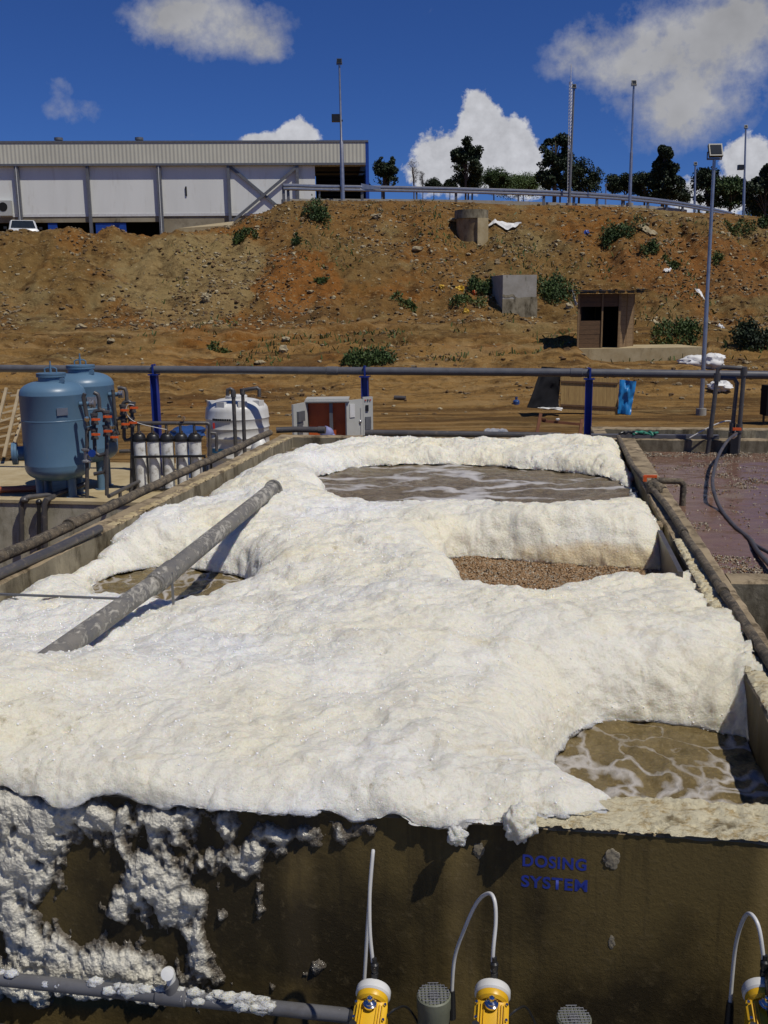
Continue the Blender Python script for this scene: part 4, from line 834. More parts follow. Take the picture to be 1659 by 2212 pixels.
# ------------------------------------------------------------------ blue pressure vessels
def vessel(cx, base, dia, ybot, ytop, lab):
    t = thing('pressure_vessel', lab, 'vessel', base, 'blue pressure vessels on the slab'); r = dia / 2; z0 = atY(cx, ybot, base[1] - r * .7)[2]; H = atY(cx, ytop, base[1])[2] - z0; c = np.array([base[0], base[1], 0])
    prof = []; n = 8
    for i in range(n + 1): a = R(90) * i / n; prof.append((r * (.30 + .70 * math.sin(a)) if i else r * .3, z0 + .20 * (1 - math.cos(a))))
    zt = z0 + H; prof += [(r, z0 + .24), (r * 1.004, z0 + .25), (r * 1.004, z0 + .262), (r, z0 + .27), (r, zt - .20), (r * 1.004, zt - .195), (r * 1.004, zt - .185), (r, zt - .18)]
    for i in range(1, n + 1): a = R(90) * i / n; prof.append((r * (.35 + .65 * math.cos(a)), zt - .18 + .19 * math.sin(a)))
    m = MB(); m.lathe(c, prof, 64); part(t, 'vessel_body', m, MT['tank'])
    m = MB(); ro = r * .40; zz = zt - .02; m.lathe(c, [(ro, zz), (ro, zz + .09), (ro * 1.12, zz + .092), (ro * 1.12, zz + .118), (ro * 1.05, zz + .121), (ro * 1.12, zz + .124), (ro * 1.12, zz + .15), (ro * .3, zz + .158)], 40); part(t, 'manhole_cover', m, MT['tank'])
    mh = t.children[-1] if False else None
    m = MB(); P = [c + [-.09, 0, zz + .15], c + [-.09, 0, zz + .21], c + [-.05, 0, zz + .23], c + [.05, 0, zz + .23], c + [.09, 0, zz + .21], c + [.09, 0, zz + .15]]; m.tube(P, .012, 10); m.cyl(c + [0, 0, zz + .15], c + [0, 0, zz + .27], .018); m.cyl(c + [0, 0, zz + .27], c + [0, 0, zz + .33], .010); part(t, 'lid_handle', m, MT['tank'])
    for s in (-1, 1):
        m = MB(); q = c + [s * r * .48, -r * .45 * s, zt - .10]; m.box(q + [0, 0, .03], (.075, .016, .16), .2); m.lathe(q + [0, -.012, .13], [(.040, 0), (.040, .022), (.018, .022)], 18, (0, 1, 0)); part(t, 'lifting_lug', m, MT['tank'])
    m = MB(); m.lathe(c, [(r * 1.0, z0 + .62 * H - .012), (r * 1.006, z0 + .62 * H - .008), (r * 1.006, z0 + .62 * H + .008), (r * 1.0, z0 + .62 * H + .012)], 64); part(t, 'weld_seam', m, MT['tank'])
    m = MB(); q = c + [r * .55, -r * .86, z0 + .72 * H]; m.box(q, (.16, .012, .11), R(32)); part(t, 'nameplate', m, MT['steel'])
    for a in (35, 145, 215, 325):
        m = MB(); q = c + [r * .62 * math.cos(R(a)), r * .62 * math.sin(R(a)), 0]; m.cyl(q + [0, 0, base[2]], q + [0, 0, z0 + .13], .062, n=20); m.cyl(q + [0, 0, base[2]], q + [0, 0, base[2] + .015], .095, n=20); part(t, 'leg', m, MT['tank'])
    m = MB(); q = c + [-r * .86, -r * .1, z0 + .42]; m.lathe(q, [(.11, 0), (.11, .16), (.17, .165), (.17, .20), (.175, .203), (.17, .206), (.17, .24), (.05, .245)], 28, (-1, -.25, 0)); part(t, 'side_manhole', m, MT['tank'])
    m = MB(); q = c + [r * .95, -.18, zt - .33]; m.cyl(q, q + [.16, -.0, 0], .035); part(t, 'nozzle', m, MT['tank'])
    m = MB(); m.lathe(q + [.15, 0, 0], [(.035, 0), (.062, .005), (.062, .03), (.045, .035), (.045, .045), (.062, .05), (.062, .075), (.03, .08)], 20, (1, 0, 0)); part(t, 'flange', m, MT['steel'])
    return c, r, zt, z0, q
S1 = 14.3
b1 = atz(131, 1071, -1.165); b2_ = atz(193, 1053, -1.165)
v1 = vessel(118, b1, 134 * mpp(b1[1]), 1043, 824, 'large blue pressure vessel standing nearer, at the left edge')
v2 = vessel(180, b2_, 131 * mpp(b2_[1]), 1004, 806, 'blue pressure vessel half hidden behind the nearer one')
# valve manifolds in front of each vessel
def manifold(P, Yd, lab, lv, clear=0):
    t = thing('valve_manifold', lab, 'pipework', atY(P[0][0][0], P[0][0][1], Yd), 'dark valve pipework beside the blue vessels')
    for pts in P:
        m = MB(); Q = [atY(x, y, Yd + (q[0] if q else 0)) for (x, y, *q) in pts]; m.tube(Q, .030, 12); part(t, 'pipe_run', m, MT['dpipe'])
    for (x, y) in lv:
        m = MB(); q = atY(x, y, Yd - .03); m.cyl(q + [0, 0, -.07], q + [0, 0, .07], .048, n=14); m.cyl(q + [0, 0, -.085], q + [0, 0, -.05], .056, n=14); m.cyl(q + [0, 0, .05], q + [0, 0, .085], .056, n=14); m.cyl(q, q + [0, -.08, 0], .022); vbp = part(t, 'valve', m, MT['dpipe'])
        m = MB(); m.box(q + [.06, -.09, .0], (.10, .022, .032), .15); m.box(q + [.0, -.075, 0], (.035, .03, .035)); part(vbp, 'valve_handle', m, MT['orange'])
    return t
YM = b1[1] - .45
m1 = manifold([[(203, 848), (205, 849), (211, 852), (214, 862), (215, 885)], [(203, 905), (203, 893), (206, 888), (215, 886), (224, 886), (230, 893), (231, 1070)], [(203, 895), (203, 925), (205, 975), (208, 980), (215, 984), (228, 980), (230, 975)],
               [(183, 850), (180, 858), (186, 890), (190, 920)], [(188, 925), (188, 1090)], [(190, 928), (203, 922)], [(228, 985), (228, 1010), (224, 1020), (203, 1024)]], YM,
              'dark valve pipework with orange handles between the two blue vessels', [(204, 905), (204, 937), (229, 899), (230, 930)])
mb = MB(); q = atY(187, 982, YM); mb.lathe(q + [0, 0, -.12], [(.05, 0), (.075, .01), (.075, .03), (.045, .05), (.045, .17), (.075, .19), (.075, .21), (.03, .22)], 20); part(m1, 'valve_body', mb, MT['steel'])
mb = MB(); q = atY(199, 979, YM - .05); mb.lathe(q, [(.055, 0), (.055, .02), (.02, .02)], 24, (0, -1, 0)); part(m1, 'hand_wheel', mb, MT['blue2'])
YN = b2_[1] - .3
m2 = manifold([[(255, 839), (262, 838), (270, 840), (273, 848), (274, 865)], [(266, 905), (266, 872), (270, 868), (278, 867), (285, 872), (286, 950)], [(268, 880), (268, 945), (271, 951), (282, 949), (286, 945)], [(244, 842), (246, 870), (252, 930), (256, 940)], [(252, 905), (266, 902)], [(286, 950), (284, 1060)], [(258, 975), (284, 974)]], YN,
              'dark valve pipework with orange handles right of the rear blue vessel', [(266, 885), (268, 915), (286, 880), (284, 912), (244, 943)])
for (x, y, yd, tt) in ((189, 905, YM, m1), (244, 922, YN, m2)):
    m = MB(); q = atY(x, y, yd - .08); m.lathe(q, [(.040, 0), (.040, .03), (.01, .032)], 20, (0, -1, 0)); part(tt, 'pressure_gauge', m, MT['chrome'])
mb = MB(); mb.tube(smooth_path([atY(290, 875, YN - .1), atY(277, 874, YN - .1), atY(272, 888, YN - .1), atY(282, 905, YN - .1), atY(302, 915, YN - .1), atY(330, 922, YN - .1), atY(360, 928, YN - .1)]), .006, 8); solo('thin_tube', mb, MT['hose'], 'thin white tube looping from the valves to the filter rack', 'tube')
# orange pipe and dark low pipes on the left
P0 = atz(-60, 1060, -1.10); P1 = atz(92, 1055, -1.10); mb = MB(); mb.tube([P0, P1], .055, 18); solo('orange_pipe', mb, MT['terra'], 'orange plastic pipe lying on the ground left of the vessels', 'pipe')
dp = thing('drain_pipe', 'dark bent pipe hanging down the pit wall, nearest the left edge', 'pipe', UVZ(-7.6, 13.16, -1.1), 'dark drain pipes over the pit wall')
mb = MB(); vq = 13.12
mb.tube([atv(47, 1180, vq), atv(46, 1088, vq), atv(50, 1078, vq), atv(62, 1074, vq + .1), atv(120, 1068, vq + .5), atv(188, 1044, vq + .9)], .040, 14); part(dp, 'pipe_length', mb, MT['dpipe']); mb = MB(); mb.blob(atv(52, 1080, vq), (.06, .06, .05), 2, .1); part(dp, 'elbow', mb, MT['dpipe'])
dp = thing('drain_pipe', 'second dark drain pipe dropping down the pit wall beside a thinner one', 'pipe', UVZ(-7.2, 13.16, -1.1), 'dark drain pipes over the pit wall')
mb = MB(); mb.tube([atv(98, 1190, vq), atv(96, 1090, vq), atv(100, 1080, vq), atv(112, 1076, vq + .2), atv(118, 1072, vq + .5)], .044, 14); part(dp, 'pipe_length', mb, MT['dpipe'])
mb = MB(); mb.tube([atv(84, 1190, vq - .02), atv(84, 1090, vq - .02)], .028, 12); mb.blob(atv(84, 1085, vq), (.045, .05, .05), 2, .1); part(dp, 'thin_pipe', mb, MT['black'])
# low pipe frame beside the rack
mb = MB(); g0 = atz(235, 1072, -1.0); g1 = atz(300, 1040, -1.0); mb.tube([g0, g1], .03, 10)
for k in (.35, .7, .95): q = g0 + (g1 - g0) * k; mb.cyl((q[0], q[1], -1.165), q, .028)
solo('pipe_rack', mb, MT['dpipe'], 'low brown pipe on short legs in front of the filter rack', 'pipe')

# ------------------------------------------------------------------ filter rack
YF = 15.3
fr = thing('filter_rack', 'black steel rack holding five white cartridge filters', 'filter rack', atY(365, 1062, YF))
def FP(x, y, dy=0.): return atY(x, y, YF + dy)
def hbar(y, x0, x1, s=.035, dy=0.): m = MB(); a = FP(x0, y, dy); b = FP(x1, y, dy); m.box((a + b) / 2, (np.linalg.norm(b - a), .04, s), math.atan2(b[1] - a[1], b[0] - a[0])); return m
part(fr, 'crossbar', hbar(986, 284, 444, .035, -.12), MT['black'])
part(fr, 'crossbar', hbar(1057, 284, 444, .03, -.12), MT['black'])
for x in (286, 318, 352, 383, 411, 442): a = FP(x, 986, -.12); m = MB(); m.box((a[0], a[1], (a[2] - 1.165) / 2), (.030 if x in (286, 442) else .014, .030, a[2] + 1.165)); part(fr, 'upright', m, MT['black'])
for x in (286, 452): a = FP(x, 914, .1); m = MB(); m.box((a[0], a[1], (a[2] - 1.165) / 2), (.035, .035, a[2] + 1.165)); part(fr, 'upright', m, MT['black'])
m = MB(); m.tube([FP(290, 917), FP(296, 914), FP(448, 914), FP(453, 918), FP(453, 985)], .030, 14); part(fr, 'manifold_pipe', m, MT['dpipe'])
m = MB(); m.tube([FP(452, 935), FP(466, 936), FP(468, 945), FP(468, 975)], .026, 12); part(fr, 'manifold_pipe', m, MT['dpipe'])
for x in (308, 337.5, 367, 397, 426.5):
    c = FP(x, 1062); c0 = np.array([c[0], c[1], 0]); r = 13.4 * mpp(YF); zt = FP(x, 951)[2]; zc = FP(x, 934)[2]; zb = FP(x, 1056)[2]
    m = MB(); m.lathe(c0, [(r * .5, zb), (r * .92, zb + .02), (r * .96, zb + .3), (r, zt - .01), (r, zt)], 32); fh = part(fr, 'filter_housing', m, MT['filt'])
    m = MB(); m.lathe(c0, [(r * 1.10, zt - .015), (r * 1.10, zt + .03), (r * 1.03, zt + .035), (r * .95, zt + .075), (r * .6, zc - .01), (r * .35, zc)], 32); part(fh, 'filter_cap', m, MT['black'])
    m = MB(); m.cyl((c[0], c[1], zc), (c[0], c[1], FP(x, 914)[2]), .022); part(fh, 'riser', m, MT['dpipe'])
    m = MB(); m.cyl((c[0] + .03, c[1] - .06, zc - .01), (c[0] + .03, c[1] - .06, zc + .03), .022); part(fh, 'vent_plug', m, MT['chrome'])
m = MB(); q = FP(397, 914); m.cyl(q, q + [0, 0, .05], .012); m.lathe(q + [0, -.02, .08], [(.030, 0), (.030, .03), (.01, .03)], 20, (0, -1, 0)); part(fr, 'pressure_gauge', m, MT['chrome'])
m = MB(); m.box(FP(462, 920), (.03, .03, .09)); part(fr, 'valve_handle', m, MT['red'])

# ------------------------------------------------------------------ white water tank
YW = 17.2; wc = atY(512.5, 900, YW); wr = 67 * mpp(YW); c0 = np.array([wc[0], wc[1], 0]); zs = atY(512, 885, YW)[2]; ztop = atY(512, 857, YW)[2]
wt = thing('water_tank', 'white ribbed plastic water tank between the filter rack and the cabinet', 'tank', (wc[0], wc[1], -1.2))
prof = [(wr * .96, -1.2)]; z = -1.15
while z < zs - .1:
    prof += [(wr * .985, z), (wr * .985, z + .085), (wr * 1.0, z + .10), (wr * 1.01, z + .115), (wr * 1.0, z + .13)]; z += .165
for i in range(9): a = R(90) * i / 8; prof.append((wr * (.30 + .68 * math.cos(a)), zs + (ztop - zs) * .9 * math.sin(a)))
m = MB(); m.lathe(c0, prof, 64); part(wt, 'tank_body', m, MT['white'])
m = MB(); m.lathe(c0, [(wr * .34, ztop - .03), (wr * .34, ztop + .02), (wr * .30, ztop + .035), (wr * .1, ztop + .04)], 32); part(wt, 'lid', m, MT['white'])
for a in (200, 245, 290, 335): m = MB(); q = c0 + [wr * .80 * math.cos(R(a)), wr * .80 * math.sin(R(a)), (zs + ztop) / 2 - .03]; m.box(q, (.16, .13, .19), R(a - 90)); part(wt, 'corner_lug', m, MT['white'])
m = MB()
for k in range(9):
    if k % 1 == 0:
        a = R(232 + k * 4.2); q = c0 + [wr * 1.012 * math.cos(a), wr * 1.012 * math.sin(a), atY(500, 917 - 17, YW)[2]]; m.box(q, (.032, .01, .035), a + math.pi / 2)
part(wt, 'printed_band', m, MT['black'])
m = MB(); a0 = R(225); q = [c0 + [wr * 1.014 * math.cos(a0 + k * .12), wr * 1.014 * math.sin(a0 + k * .12), 0] for k in range(5)]; zl = atY(487, 966, YW)[2]
for k in range(4): m.slab([q[k] + [0, 0, zl - .04], q[k + 1] + [0, 0, zl - .04], q[k + 1] + [0, 0, zl + .04], q[k] + [0, 0, zl + .04]], (0, .01, 0))
part(wt, 'blue_sticker', m, MT['label'])
for (pts, lab) in (([(492, 855), (492, 842), (498, 840), (503, 843), (504, 850), (509, 965)], 'hooked dark pipe standing in front of the white water tank'), ([(527, 930), (524, 845), (530, 842), (555, 838), (560, 842), (560, 857)], 'dark pipe with long arm beside the hooked pipe at the white tank')):
    pp_ = [atY(x, y, 16.3) for x, y in pts]; t = thing('bent_pipe', lab, 'pipe', pp_[0]); m = MB()
    i = 5 if pts[0][0] == 492 else 0
    q = pp_[i].copy(); q[2] = -1.2; P_ = (pp_ + [q]) if i else ([q] + pp_); m.tube(P_, .033, 12); part(t, 'pipe_length', m, MT['dpipe'])
    m = MB(); j = pp_[4] if i else pp_[1]; m.cyl(j + [0, 0, -.06], j + [0, 0, .04], .044); part(t, 'coupling', m, MT['dpipe'])
m = MB(); q = atY(560, 958, 16.0); m.lathe((q[0], q[1], -1.2), [(.14, 0), (.15, .3), (.15, q[2] + 1.1), (.10, q[2] + 1.25), (.05, q[2] + 1.3)], 20); solo('jerrycan', m, MT['filt'], 'pale translucent jug in front of the white tank at the rear corner', 'jug')
m = MB(); m.blob(atY(405, 935, 16.6), (.30, .25, .12), 5, .25); q = atY(405, 935, 16.6); m.cyl((q[0], q[1], -1.2), q, .18); solo('blue_barrel', m, MT['blueb'], 'dark blue barrel with shiny wrapped top behind the filters', 'barrel')

# ------------------------------------------------------------------ open control cabinet
YC = 15.5
cb = thing('control_cabinet', 'light grey steel control cabinet with open doors and orange inside', 'cabinet', (atY(705, 940, YC)[0], YC + .2, -1.2))
def CPp(x, y, dy=0.): return atY(x, y, YC + dy)
xl = CPp(661, 868)[0]; xr = CPp(752, 866)[0]; zt = CPp(705, 868)[2]; dpt = .42; zb = -1.05
m = MB(); th = .02
m.box(((xl + xr) / 2, YC + dpt / 2, zt - th / 2), (xr - xl, dpt, th)); m.box(((xl + xr) / 2, YC + dpt / 2, zb), (xr - xl, dpt, th))
m.box((xl + th / 2, YC + dpt / 2, (zt + zb) / 2), (th, dpt - .002, zt - zb - .04)); m.box((xr - th / 2, YC + dpt / 2, (zt + zb) / 2), (th, dpt - .002, zt - zb - .04)); m.box(((xl + xr) / 2, YC + dpt - .01, (zt + zb) / 2), (xr - xl - .05, th, zt - zb - .04))
m.box(((xl + xr) / 2, YC + dpt / 2, (zb - 1.2) / 2 - .006), (xr - xl - .05, dpt - .05, -1.2 - zb if False else zb + 1.2 - .02)); part(cb, 'cabinet_shell', m, MT['cabinet'])
xm = CPp(714.5, 870)[0]; m = MB(); m.box((xm, YC + .03, (zt + zb) / 2), (.055, .05, zt - zb - .045)); part(cb, 'centre_post', m, MT['dsteel'])
m = MB(); m.box(((xl + xr) / 2, YC + .12, (zt + zb) / 2), (xr - xl - .06, .02, zt - zb - .06)); part(cb, 'back_plate', m, MT['inter'])
m = MB(); m.box(((xl + xr) / 2, YC - .0, zt + .012), (xr - xl + .04, dpt * .3, .02)); m.box(((xl + xr) / 2, YC + dpt / 2, zt + .035), (xr - xl + .02, dpt, .022)); part(cb, 'roof_panel', m, MT['cabinet'])
hinge = np.array([xl, YC, 0]); e = CPp(631.5, 872, -.42); d = np.array([e[0] - xl, -.42, 0]); L_ = np.linalg.norm(d); 
m = MB(); m.box(hinge + d / 2 + [0, 0, (zt + zb) / 2], (L_, .03, zt - zb), math.atan2(d[1], d[0])); dl = part(cb, 'door', m, MT['cabinet'])
nn = np.array([-d[1], d[0], 0]) / L_; 
m = MB(); m.box(hinge + d * .55 - nn * (-.03) + [0, 0, zt - .20], (L_ * .45, .05, .16), math.atan2(d[1], d[0])); m.box(hinge + d * .62 + nn * .03 + [0, 0, zt - .42], (L_ * .3, .03, .22), math.atan2(d[1], d[0])); part(dl, 'door_fittings', m, MT['dsteel'])
h0 = np.array([CPp(747, 870)[0], YC - .03, 0]); h1 = np.array([CPp(785, 862, .0)[0], YC - .34, 0]); h1 = np.array([atY(783, 862, YC + .22)[0], YC + .22, 0]); d = h1 - h0
m = MB(); m.box((h0 + h1) / 2 + [0, 0, (zt + zb) / 2 + .01], (np.linalg.norm(d), .03, zt - zb + .02), math.atan2(d[1], d[0])); dr_ = part(cb, 'door', m, MT['cabinet'])
m = MB(); q = h0 + d * .38 + [0, -.03, zt - .15]; m.box(q, (.11, .012, .21), math.atan2(d[1], d[0])); part(dr_, 'document_pocket', m, MT['white'])
h2 = np.array([atY(804, 862, YC + .30)[0], YC + .30, 0]); d2 = h2 - h1; m = MB(); m.box((h1 + h2) / 2 + [0, 0, (zt + zb) / 2 + .02], (np.linalg.norm(d2), .04, zt - zb + .06), math.atan2(d2[1], d2[0])); ip = part(cb, 'instrument_panel', m, MT['cabinet'])
def onp(t, z, w, h_, mat, nm):
    m = MB(); m.box(h1 + d2 * t + [0, -.03, z], (w, .02, h_), math.atan2(d2[1], d2[0])); part(ip, nm, m, MT[mat])
onp(.45, zt - .13, .05, .10, 'black', 'display'); onp(.55, zt - .37, .10, .20, 'dsteel', 'meter'); onp(.3, zt - .0, .02, .02, 'red', 'indicator'); onp(.55, zt - .0, .02, .02, 'black', 'indicator'); onp(.8, zt - .0, .02, .02, 'red', 'indicator'); onp(.55, zt - .50, .09, .03, 'black', 'switch_row')
m = MB(); m.cyl(h1 + [-.04, -.05, zt - .55], h1 + [-.04, -.05, zt - .12], .010); m.blob(h1 + [-.04, -.07, zt - .34], (.025, .025, .03), 1, .1); part(dr_, 'lock_rod', m, MT['steel'])
m = MB(); q = CPp(706, 938, -.8); m.blob(q, (.11, .10, .12), 8, .12); m.blob(q + [.07, 0, -.06], (.08, .1, .08), 9, .12); m.cyl((q[0], q[1], -1.2), q, .07); solo('small_motor', m, simple('lilac_cover', (.23, .24, .42), rough=.6), 'small lilac-blue cover peeking up before the open cabinet', 'motor')
m = MB(); q = atv(1070, 938, 13.2); qq = [toUV(atv(1028, 950, 13.2))[0], toUV(atv(1113, 950, 13.2))[0]]
m.box((q[0], q[1], -.62), (.40, .30, 1.14), -TY); us = np.linspace(qq[0], qq[1], 26); P = []
for i, u in enumerate(us):
    for k in range(9):
        t = k / 8; v = 13.0 + .35 * t; e = min(i, 25 - i) / 6.; z = -.16 + (atv(1070, 928, 13.2)[2] + .16) * min(1, e) * (1 if 0 < k < 8 else .0) + .03 * (vnoise(np.array([i * .8]), np.array([k * .9]), 5)[0] - .5) * (1 if 0 < k < 8 else 0); P.append(UVZ(u, v, z))
m2_ = MB(); m2_.add(P, [(i * 9 + k, (i + 1) * 9 + k, (i + 1) * 9 + k + 1, i * 9 + k + 1) for i in range(25) for k in range(8)])
fo = thing('wrapped_pump', 'pump wrapped in crumpled silver foil just behind the tank wall', 'pump', (q[0], q[1], -1.19)); part(fo, 'pedestal', m, MT['dsteel']); part(fo, 'foil_wrap', m2_, MT['foil'], smooth=False)

# ------------------------------------------------------------------ things in the yard
def G(x, y): return hit(x, y)
# boards leaning with a black tarpaulin and a blue sheet
g = atz(1272, 894, -1.2); Yb = g[1] - .2
def BP(x, y, dy=0.): return atY(x, y, Yb + dy)
bd = thing('board_stack', 'wide yellow boards standing upright behind the blue post', 'boards', g)
n = 15
for k in range(n):
    x0 = 1211 + (1335 - 1211) * k / n; x1 = 1211 + (1335 - 1211) * (k + 1) / n - .25; yb0 = 889 + 8 * (k / n); m = MB()
    a = BP(x0, yb0); b = BP(x1, yb0 + .5); c = BP(x1 + .2, 814 + 4 * k / n); d = BP(x0 + .2, 813.5 + 4 * k / n); m.slab([a, b, c, d], (0, .025, 0)); part(bd, 'board', m, MT['ply'])
for y0, y1 in ((822, 826), (873, 878)): m = MB(); m.slab([BP(1211, y0 + 4, -.03), BP(1335, y1 + 4 + 1, -.03), BP(1335, y1 + 1, -.03), BP(1211, y0, -.03)], (0, .028, 0)); part(bd, 'batten', m, MT['wood'])
def sheet(name, pts, thick, mat, label, cat, lean=.0, crk=.03, seed=1, n=16):
    """sheet through four corners (bottom-left, bottom-right, top-right, top-left)"""
    P = np.array(pts, float); V = []
    for j in range(n + 1):
        for i in range(n + 1):
            s, t = i / n, j / n; p = (P[0] * (1 - s) + P[1] * s) * (1 - t) + (P[3] * (1 - s) + P[2] * s) * t; p = p + np.array([0, crk * (fbm(np.array([s * 3.]), np.array([t * 3.]), 3, seed)[0]), 0]); V.append(p)
    m = MB(); F = [(j * (n + 1) + i, j * (n + 1) + i + 1, (j + 1) * (n + 1) + i + 1, (j + 1) * (n + 1) + i) for j in range(n) for i in range(n)]; m.add(V, F); m.add([v + np.array([0, thick, 0]) for v in V], [f[::-1] for f in F])
    return solo(name, m, mat, label, cat)
sheet('tarpaulin', [BP(1138, 880, -.5), BP(1207, 886, -.1), BP(1212, 795, .1), BP(1172, 792, .1)], .02, MT['tarp'], 'black tarpaulin hanging left of the yellow boards', 'tarpaulin', crk=.15, seed=4)
sheet('blue_sheet', [BP(1334, 893, -.05), BP(1362, 896, -.1), BP(1376, 824, .0), BP(1339, 820, .0)], .02, MT['bluesheet'], 'bright blue plastic sheet right of the yellow boards', 'sheet', crk=.12, seed=8)
sheet('grey_panel', [BP(1160, 880, -.45), BP(1212, 886, -.4), BP(1214, 880, -.1), BP(1175, 878, -.1)], .02, MT['sack'], 'pale strip of sheeting at the foot of the black tarpaulin', 'sheet', crk=.2, seed=5)
bt = thing('gas_bottle', 'small blue bottle standing left of the black tarpaulin', 'bottle', atz(1115, 879, -1.2)); q = atz(1115, 879, -1.2); s = mpp(q[1])
m = MB(); m.lathe(q, [(6.5 * s, 0), (7 * s, .02), (7 * s, 12 * s), (5 * s, 14.5 * s), (2.2 * s, 15.5 * s), (2.2 * s, 19 * s)], 24); part(bt, 'bottle_body', m, MT['blueb']); m = MB(); m.cyl(q + [0, 0, 18.5 * s], q + [0, 0, 21 * s], 2.8 * s); part(bt, 'bottle_cap', m, MT['blueb'])
# wooden frame
YFr = 15.6; t = thing('timber_trestle', 'red-brown wooden frame leaning behind the rear tank wall', 'frame', atY(1208, 944, YFr))
for (a, b, nm, w) in (((1168, 893), (1152, 975), 'upright', .05), ((1257, 906), (1249, 975), 'upright', .05), ((1170, 909), (1257, 917), 'crossbar', .04), ((1163, 936), (1253, 943), 'crossbar', .035), ((1170, 905), (1180, 906), 'crossbar', .03)):
    A = atY(*a, YFr); B = atY(*b, YFr - (.2 if nm == 'upright' else .03)); d = B - A; L_ = np.linalg.norm(d); d /= L_; y_ = np.array([0, 1., 0]); y_ -= d * (y_ @ d); y_ /= np.linalg.norm(y_); x_ = np.cross(y_, d); m = MB(); m.box((A + B) / 2, (w, .03, L_), B=(x_, y_, d)); part(t, nm, m, MT['redwood'])
m = MB(); m.blob(atY(1205, 906, YFr - .05), (.03, .02, .02), 2, .3); part(t, 'white_knot', m, MT['sack'])
# leaning ladder at the left
YL = 18.6; t = thing('wooden_ladder', 'grey weathered wooden ladder leaning at the left frame edge', 'ladder', atY(5, 985, YL))
def beam(parent, nm, A, B, w, th, mat):
    d = B - A; L_ = np.linalg.norm(d); d = d / L_; y_ = np.array([0, 1., 0]); y_ = y_ - d * (y_ @ d); y_ /= np.linalg.norm(y_); x_ = np.cross(y_, d); m = MB(); m.box((A + B) / 2, (w, th, L_), B=(x_, y_, d)); return part(parent, nm, m, mat)
beam(t, 'rail', atY(8, 987, YL - .35), atY(42, 842, YL + .4), .055, .04, MT['ladder']); beam(t, 'rail', atY(-20, 975, YL - .35), atY(14, 838, YL + .4), .055, .04, MT['ladder'])
beam(t, 'rail', atY(28, 965, YL + .2), atY(62, 865, YL + .9), .05, .04, MT['ladder'])
for k, (x0, y0, x1, y1) in enumerate(((-12, 965, 24, 958), (-10, 946, 32, 936), (-8, 929, 40, 914), (-2, 911, 46, 895), (4, 893, 50, 880), (10, 880, 54, 871), (22, 855, 52, 852))): beam(t, 'rung', atY(x0, y0, YL - .3 + k * .1), atY(x1, y1, YL - .1 + k * .1), .035, .03, MT['ladder'])
# black drain piece, concrete slab with hut
m = MB(); q = G(864, 863); m.tube([q + [-.17, 0, .06], q + [.17, -.1, .05]], .065, 16); solo('pipe_offcut', m, MT['dpipe'], 'short black pipe offcut lying on the bare ground', 'pipe')
hs = hit(1305, 752); Yh = 34.0
def HP(x, y, dy=0.): return atY(x, y, Yh + dy)
zf = ZSLAB
sl0 = HP(1224, 757)[0]; sl1 = HP(1512, 765)[0]; m = MB(); m.box(((sl0 + sl1) / 2, Yh + 1.2, zf - .35), (sl1 - sl0, 3.3, .62), .03); solo('concrete_slab', m, MT['slab'], 'pale concrete slab under the wooden hut', 'slab')
hut = thing('wooden_hut', 'small brown plank hut with open doorway on the slab', 'hut', (HP(1305, 750)[0], Yh + .5, zf - .03))
x0, x1, x2 = HP(1249, 700)[0], HP(1337, 700)[0], HP(1366, 700)[0]; zt0 = HP(1300, 634)[2]; z0 = zf - .04; dep = 1.45; yaw = 0
def planks(parent, a, b, z0, z1, mat, ph=.155, openings=()):
    """horizontal planks between two ground points, leaving the openings (t0,t1,za,zb) clear"""
    a = np.array(a, float); b = np.array(b, float); L_ = np.linalg.norm(b - a); d = (b - a) / L_; yw = math.atan2(d[1], d[0]); z = z0; m = MB()
    while z < z1 - .02:
        h_ = min(ph, z1 - z) - .005; segs = [(0, L_)]
        for (t0, t1, za, zb_) in openings:
            if z + h_ / 2 > za and z + h_ / 2 < zb_:
                ns = []
                for (s0, s1) in segs:
                    if t0 * L_ > s0: ns.append((s0, min(s1, t0 * L_)))
                    if t1 * L_ < s1: ns.append((max(s0, t1 * L_), s1))
                segs = [q for q in ns if q[1] - q[0] > .02]
        for (s0, s1) in segs:
            p = a + d * (s0 + s1) / 2; j = random.uniform(-.006, .006); m.box((p[0] - d[1] * j, p[1] + d[0] * j, z + h_ / 2), (s1 - s0, .022, h_), yw)
        z += ph
    return part(parent, 'wall', m, mat)
ya = Yh; yb = Yh + dep; xs = x2 - x1
A0 = (x0, ya, 0); A1 = (x1, ya, 0); A2 = (HP(1367, 700, dep)[0], yb, 0); A3 = (A2[0] - (x1 - x0), yb, 0)
H_ = zt0 - z0
planks(hut, A0, A1, z0, zt0, MT['wood'], .155, ((.06, .56, z0 + H_ * .48, z0 + H_ * .76), (.60, .97, z0 + .02, z0 + H_ * .78)))
planks(hut, A1, A2, z0, zt0 + .0, MT['palewood']); planks(hut, A2, A3, z0, zt0, MT['wood']); planks(hut, A3, A0, z0, zt0, MT['wood'])  # sunward side in paler planks, its sunlit tone put into the colour
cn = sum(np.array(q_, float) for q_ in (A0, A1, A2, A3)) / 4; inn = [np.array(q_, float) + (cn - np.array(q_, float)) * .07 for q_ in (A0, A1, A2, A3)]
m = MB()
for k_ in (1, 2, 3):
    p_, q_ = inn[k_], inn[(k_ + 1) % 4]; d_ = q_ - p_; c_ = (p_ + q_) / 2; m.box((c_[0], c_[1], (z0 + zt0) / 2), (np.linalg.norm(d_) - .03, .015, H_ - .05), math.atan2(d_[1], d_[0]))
part(hut, 'shade_lining', m, MT['tarp'])  # near-black lining added so the hut interior reads as deep shade
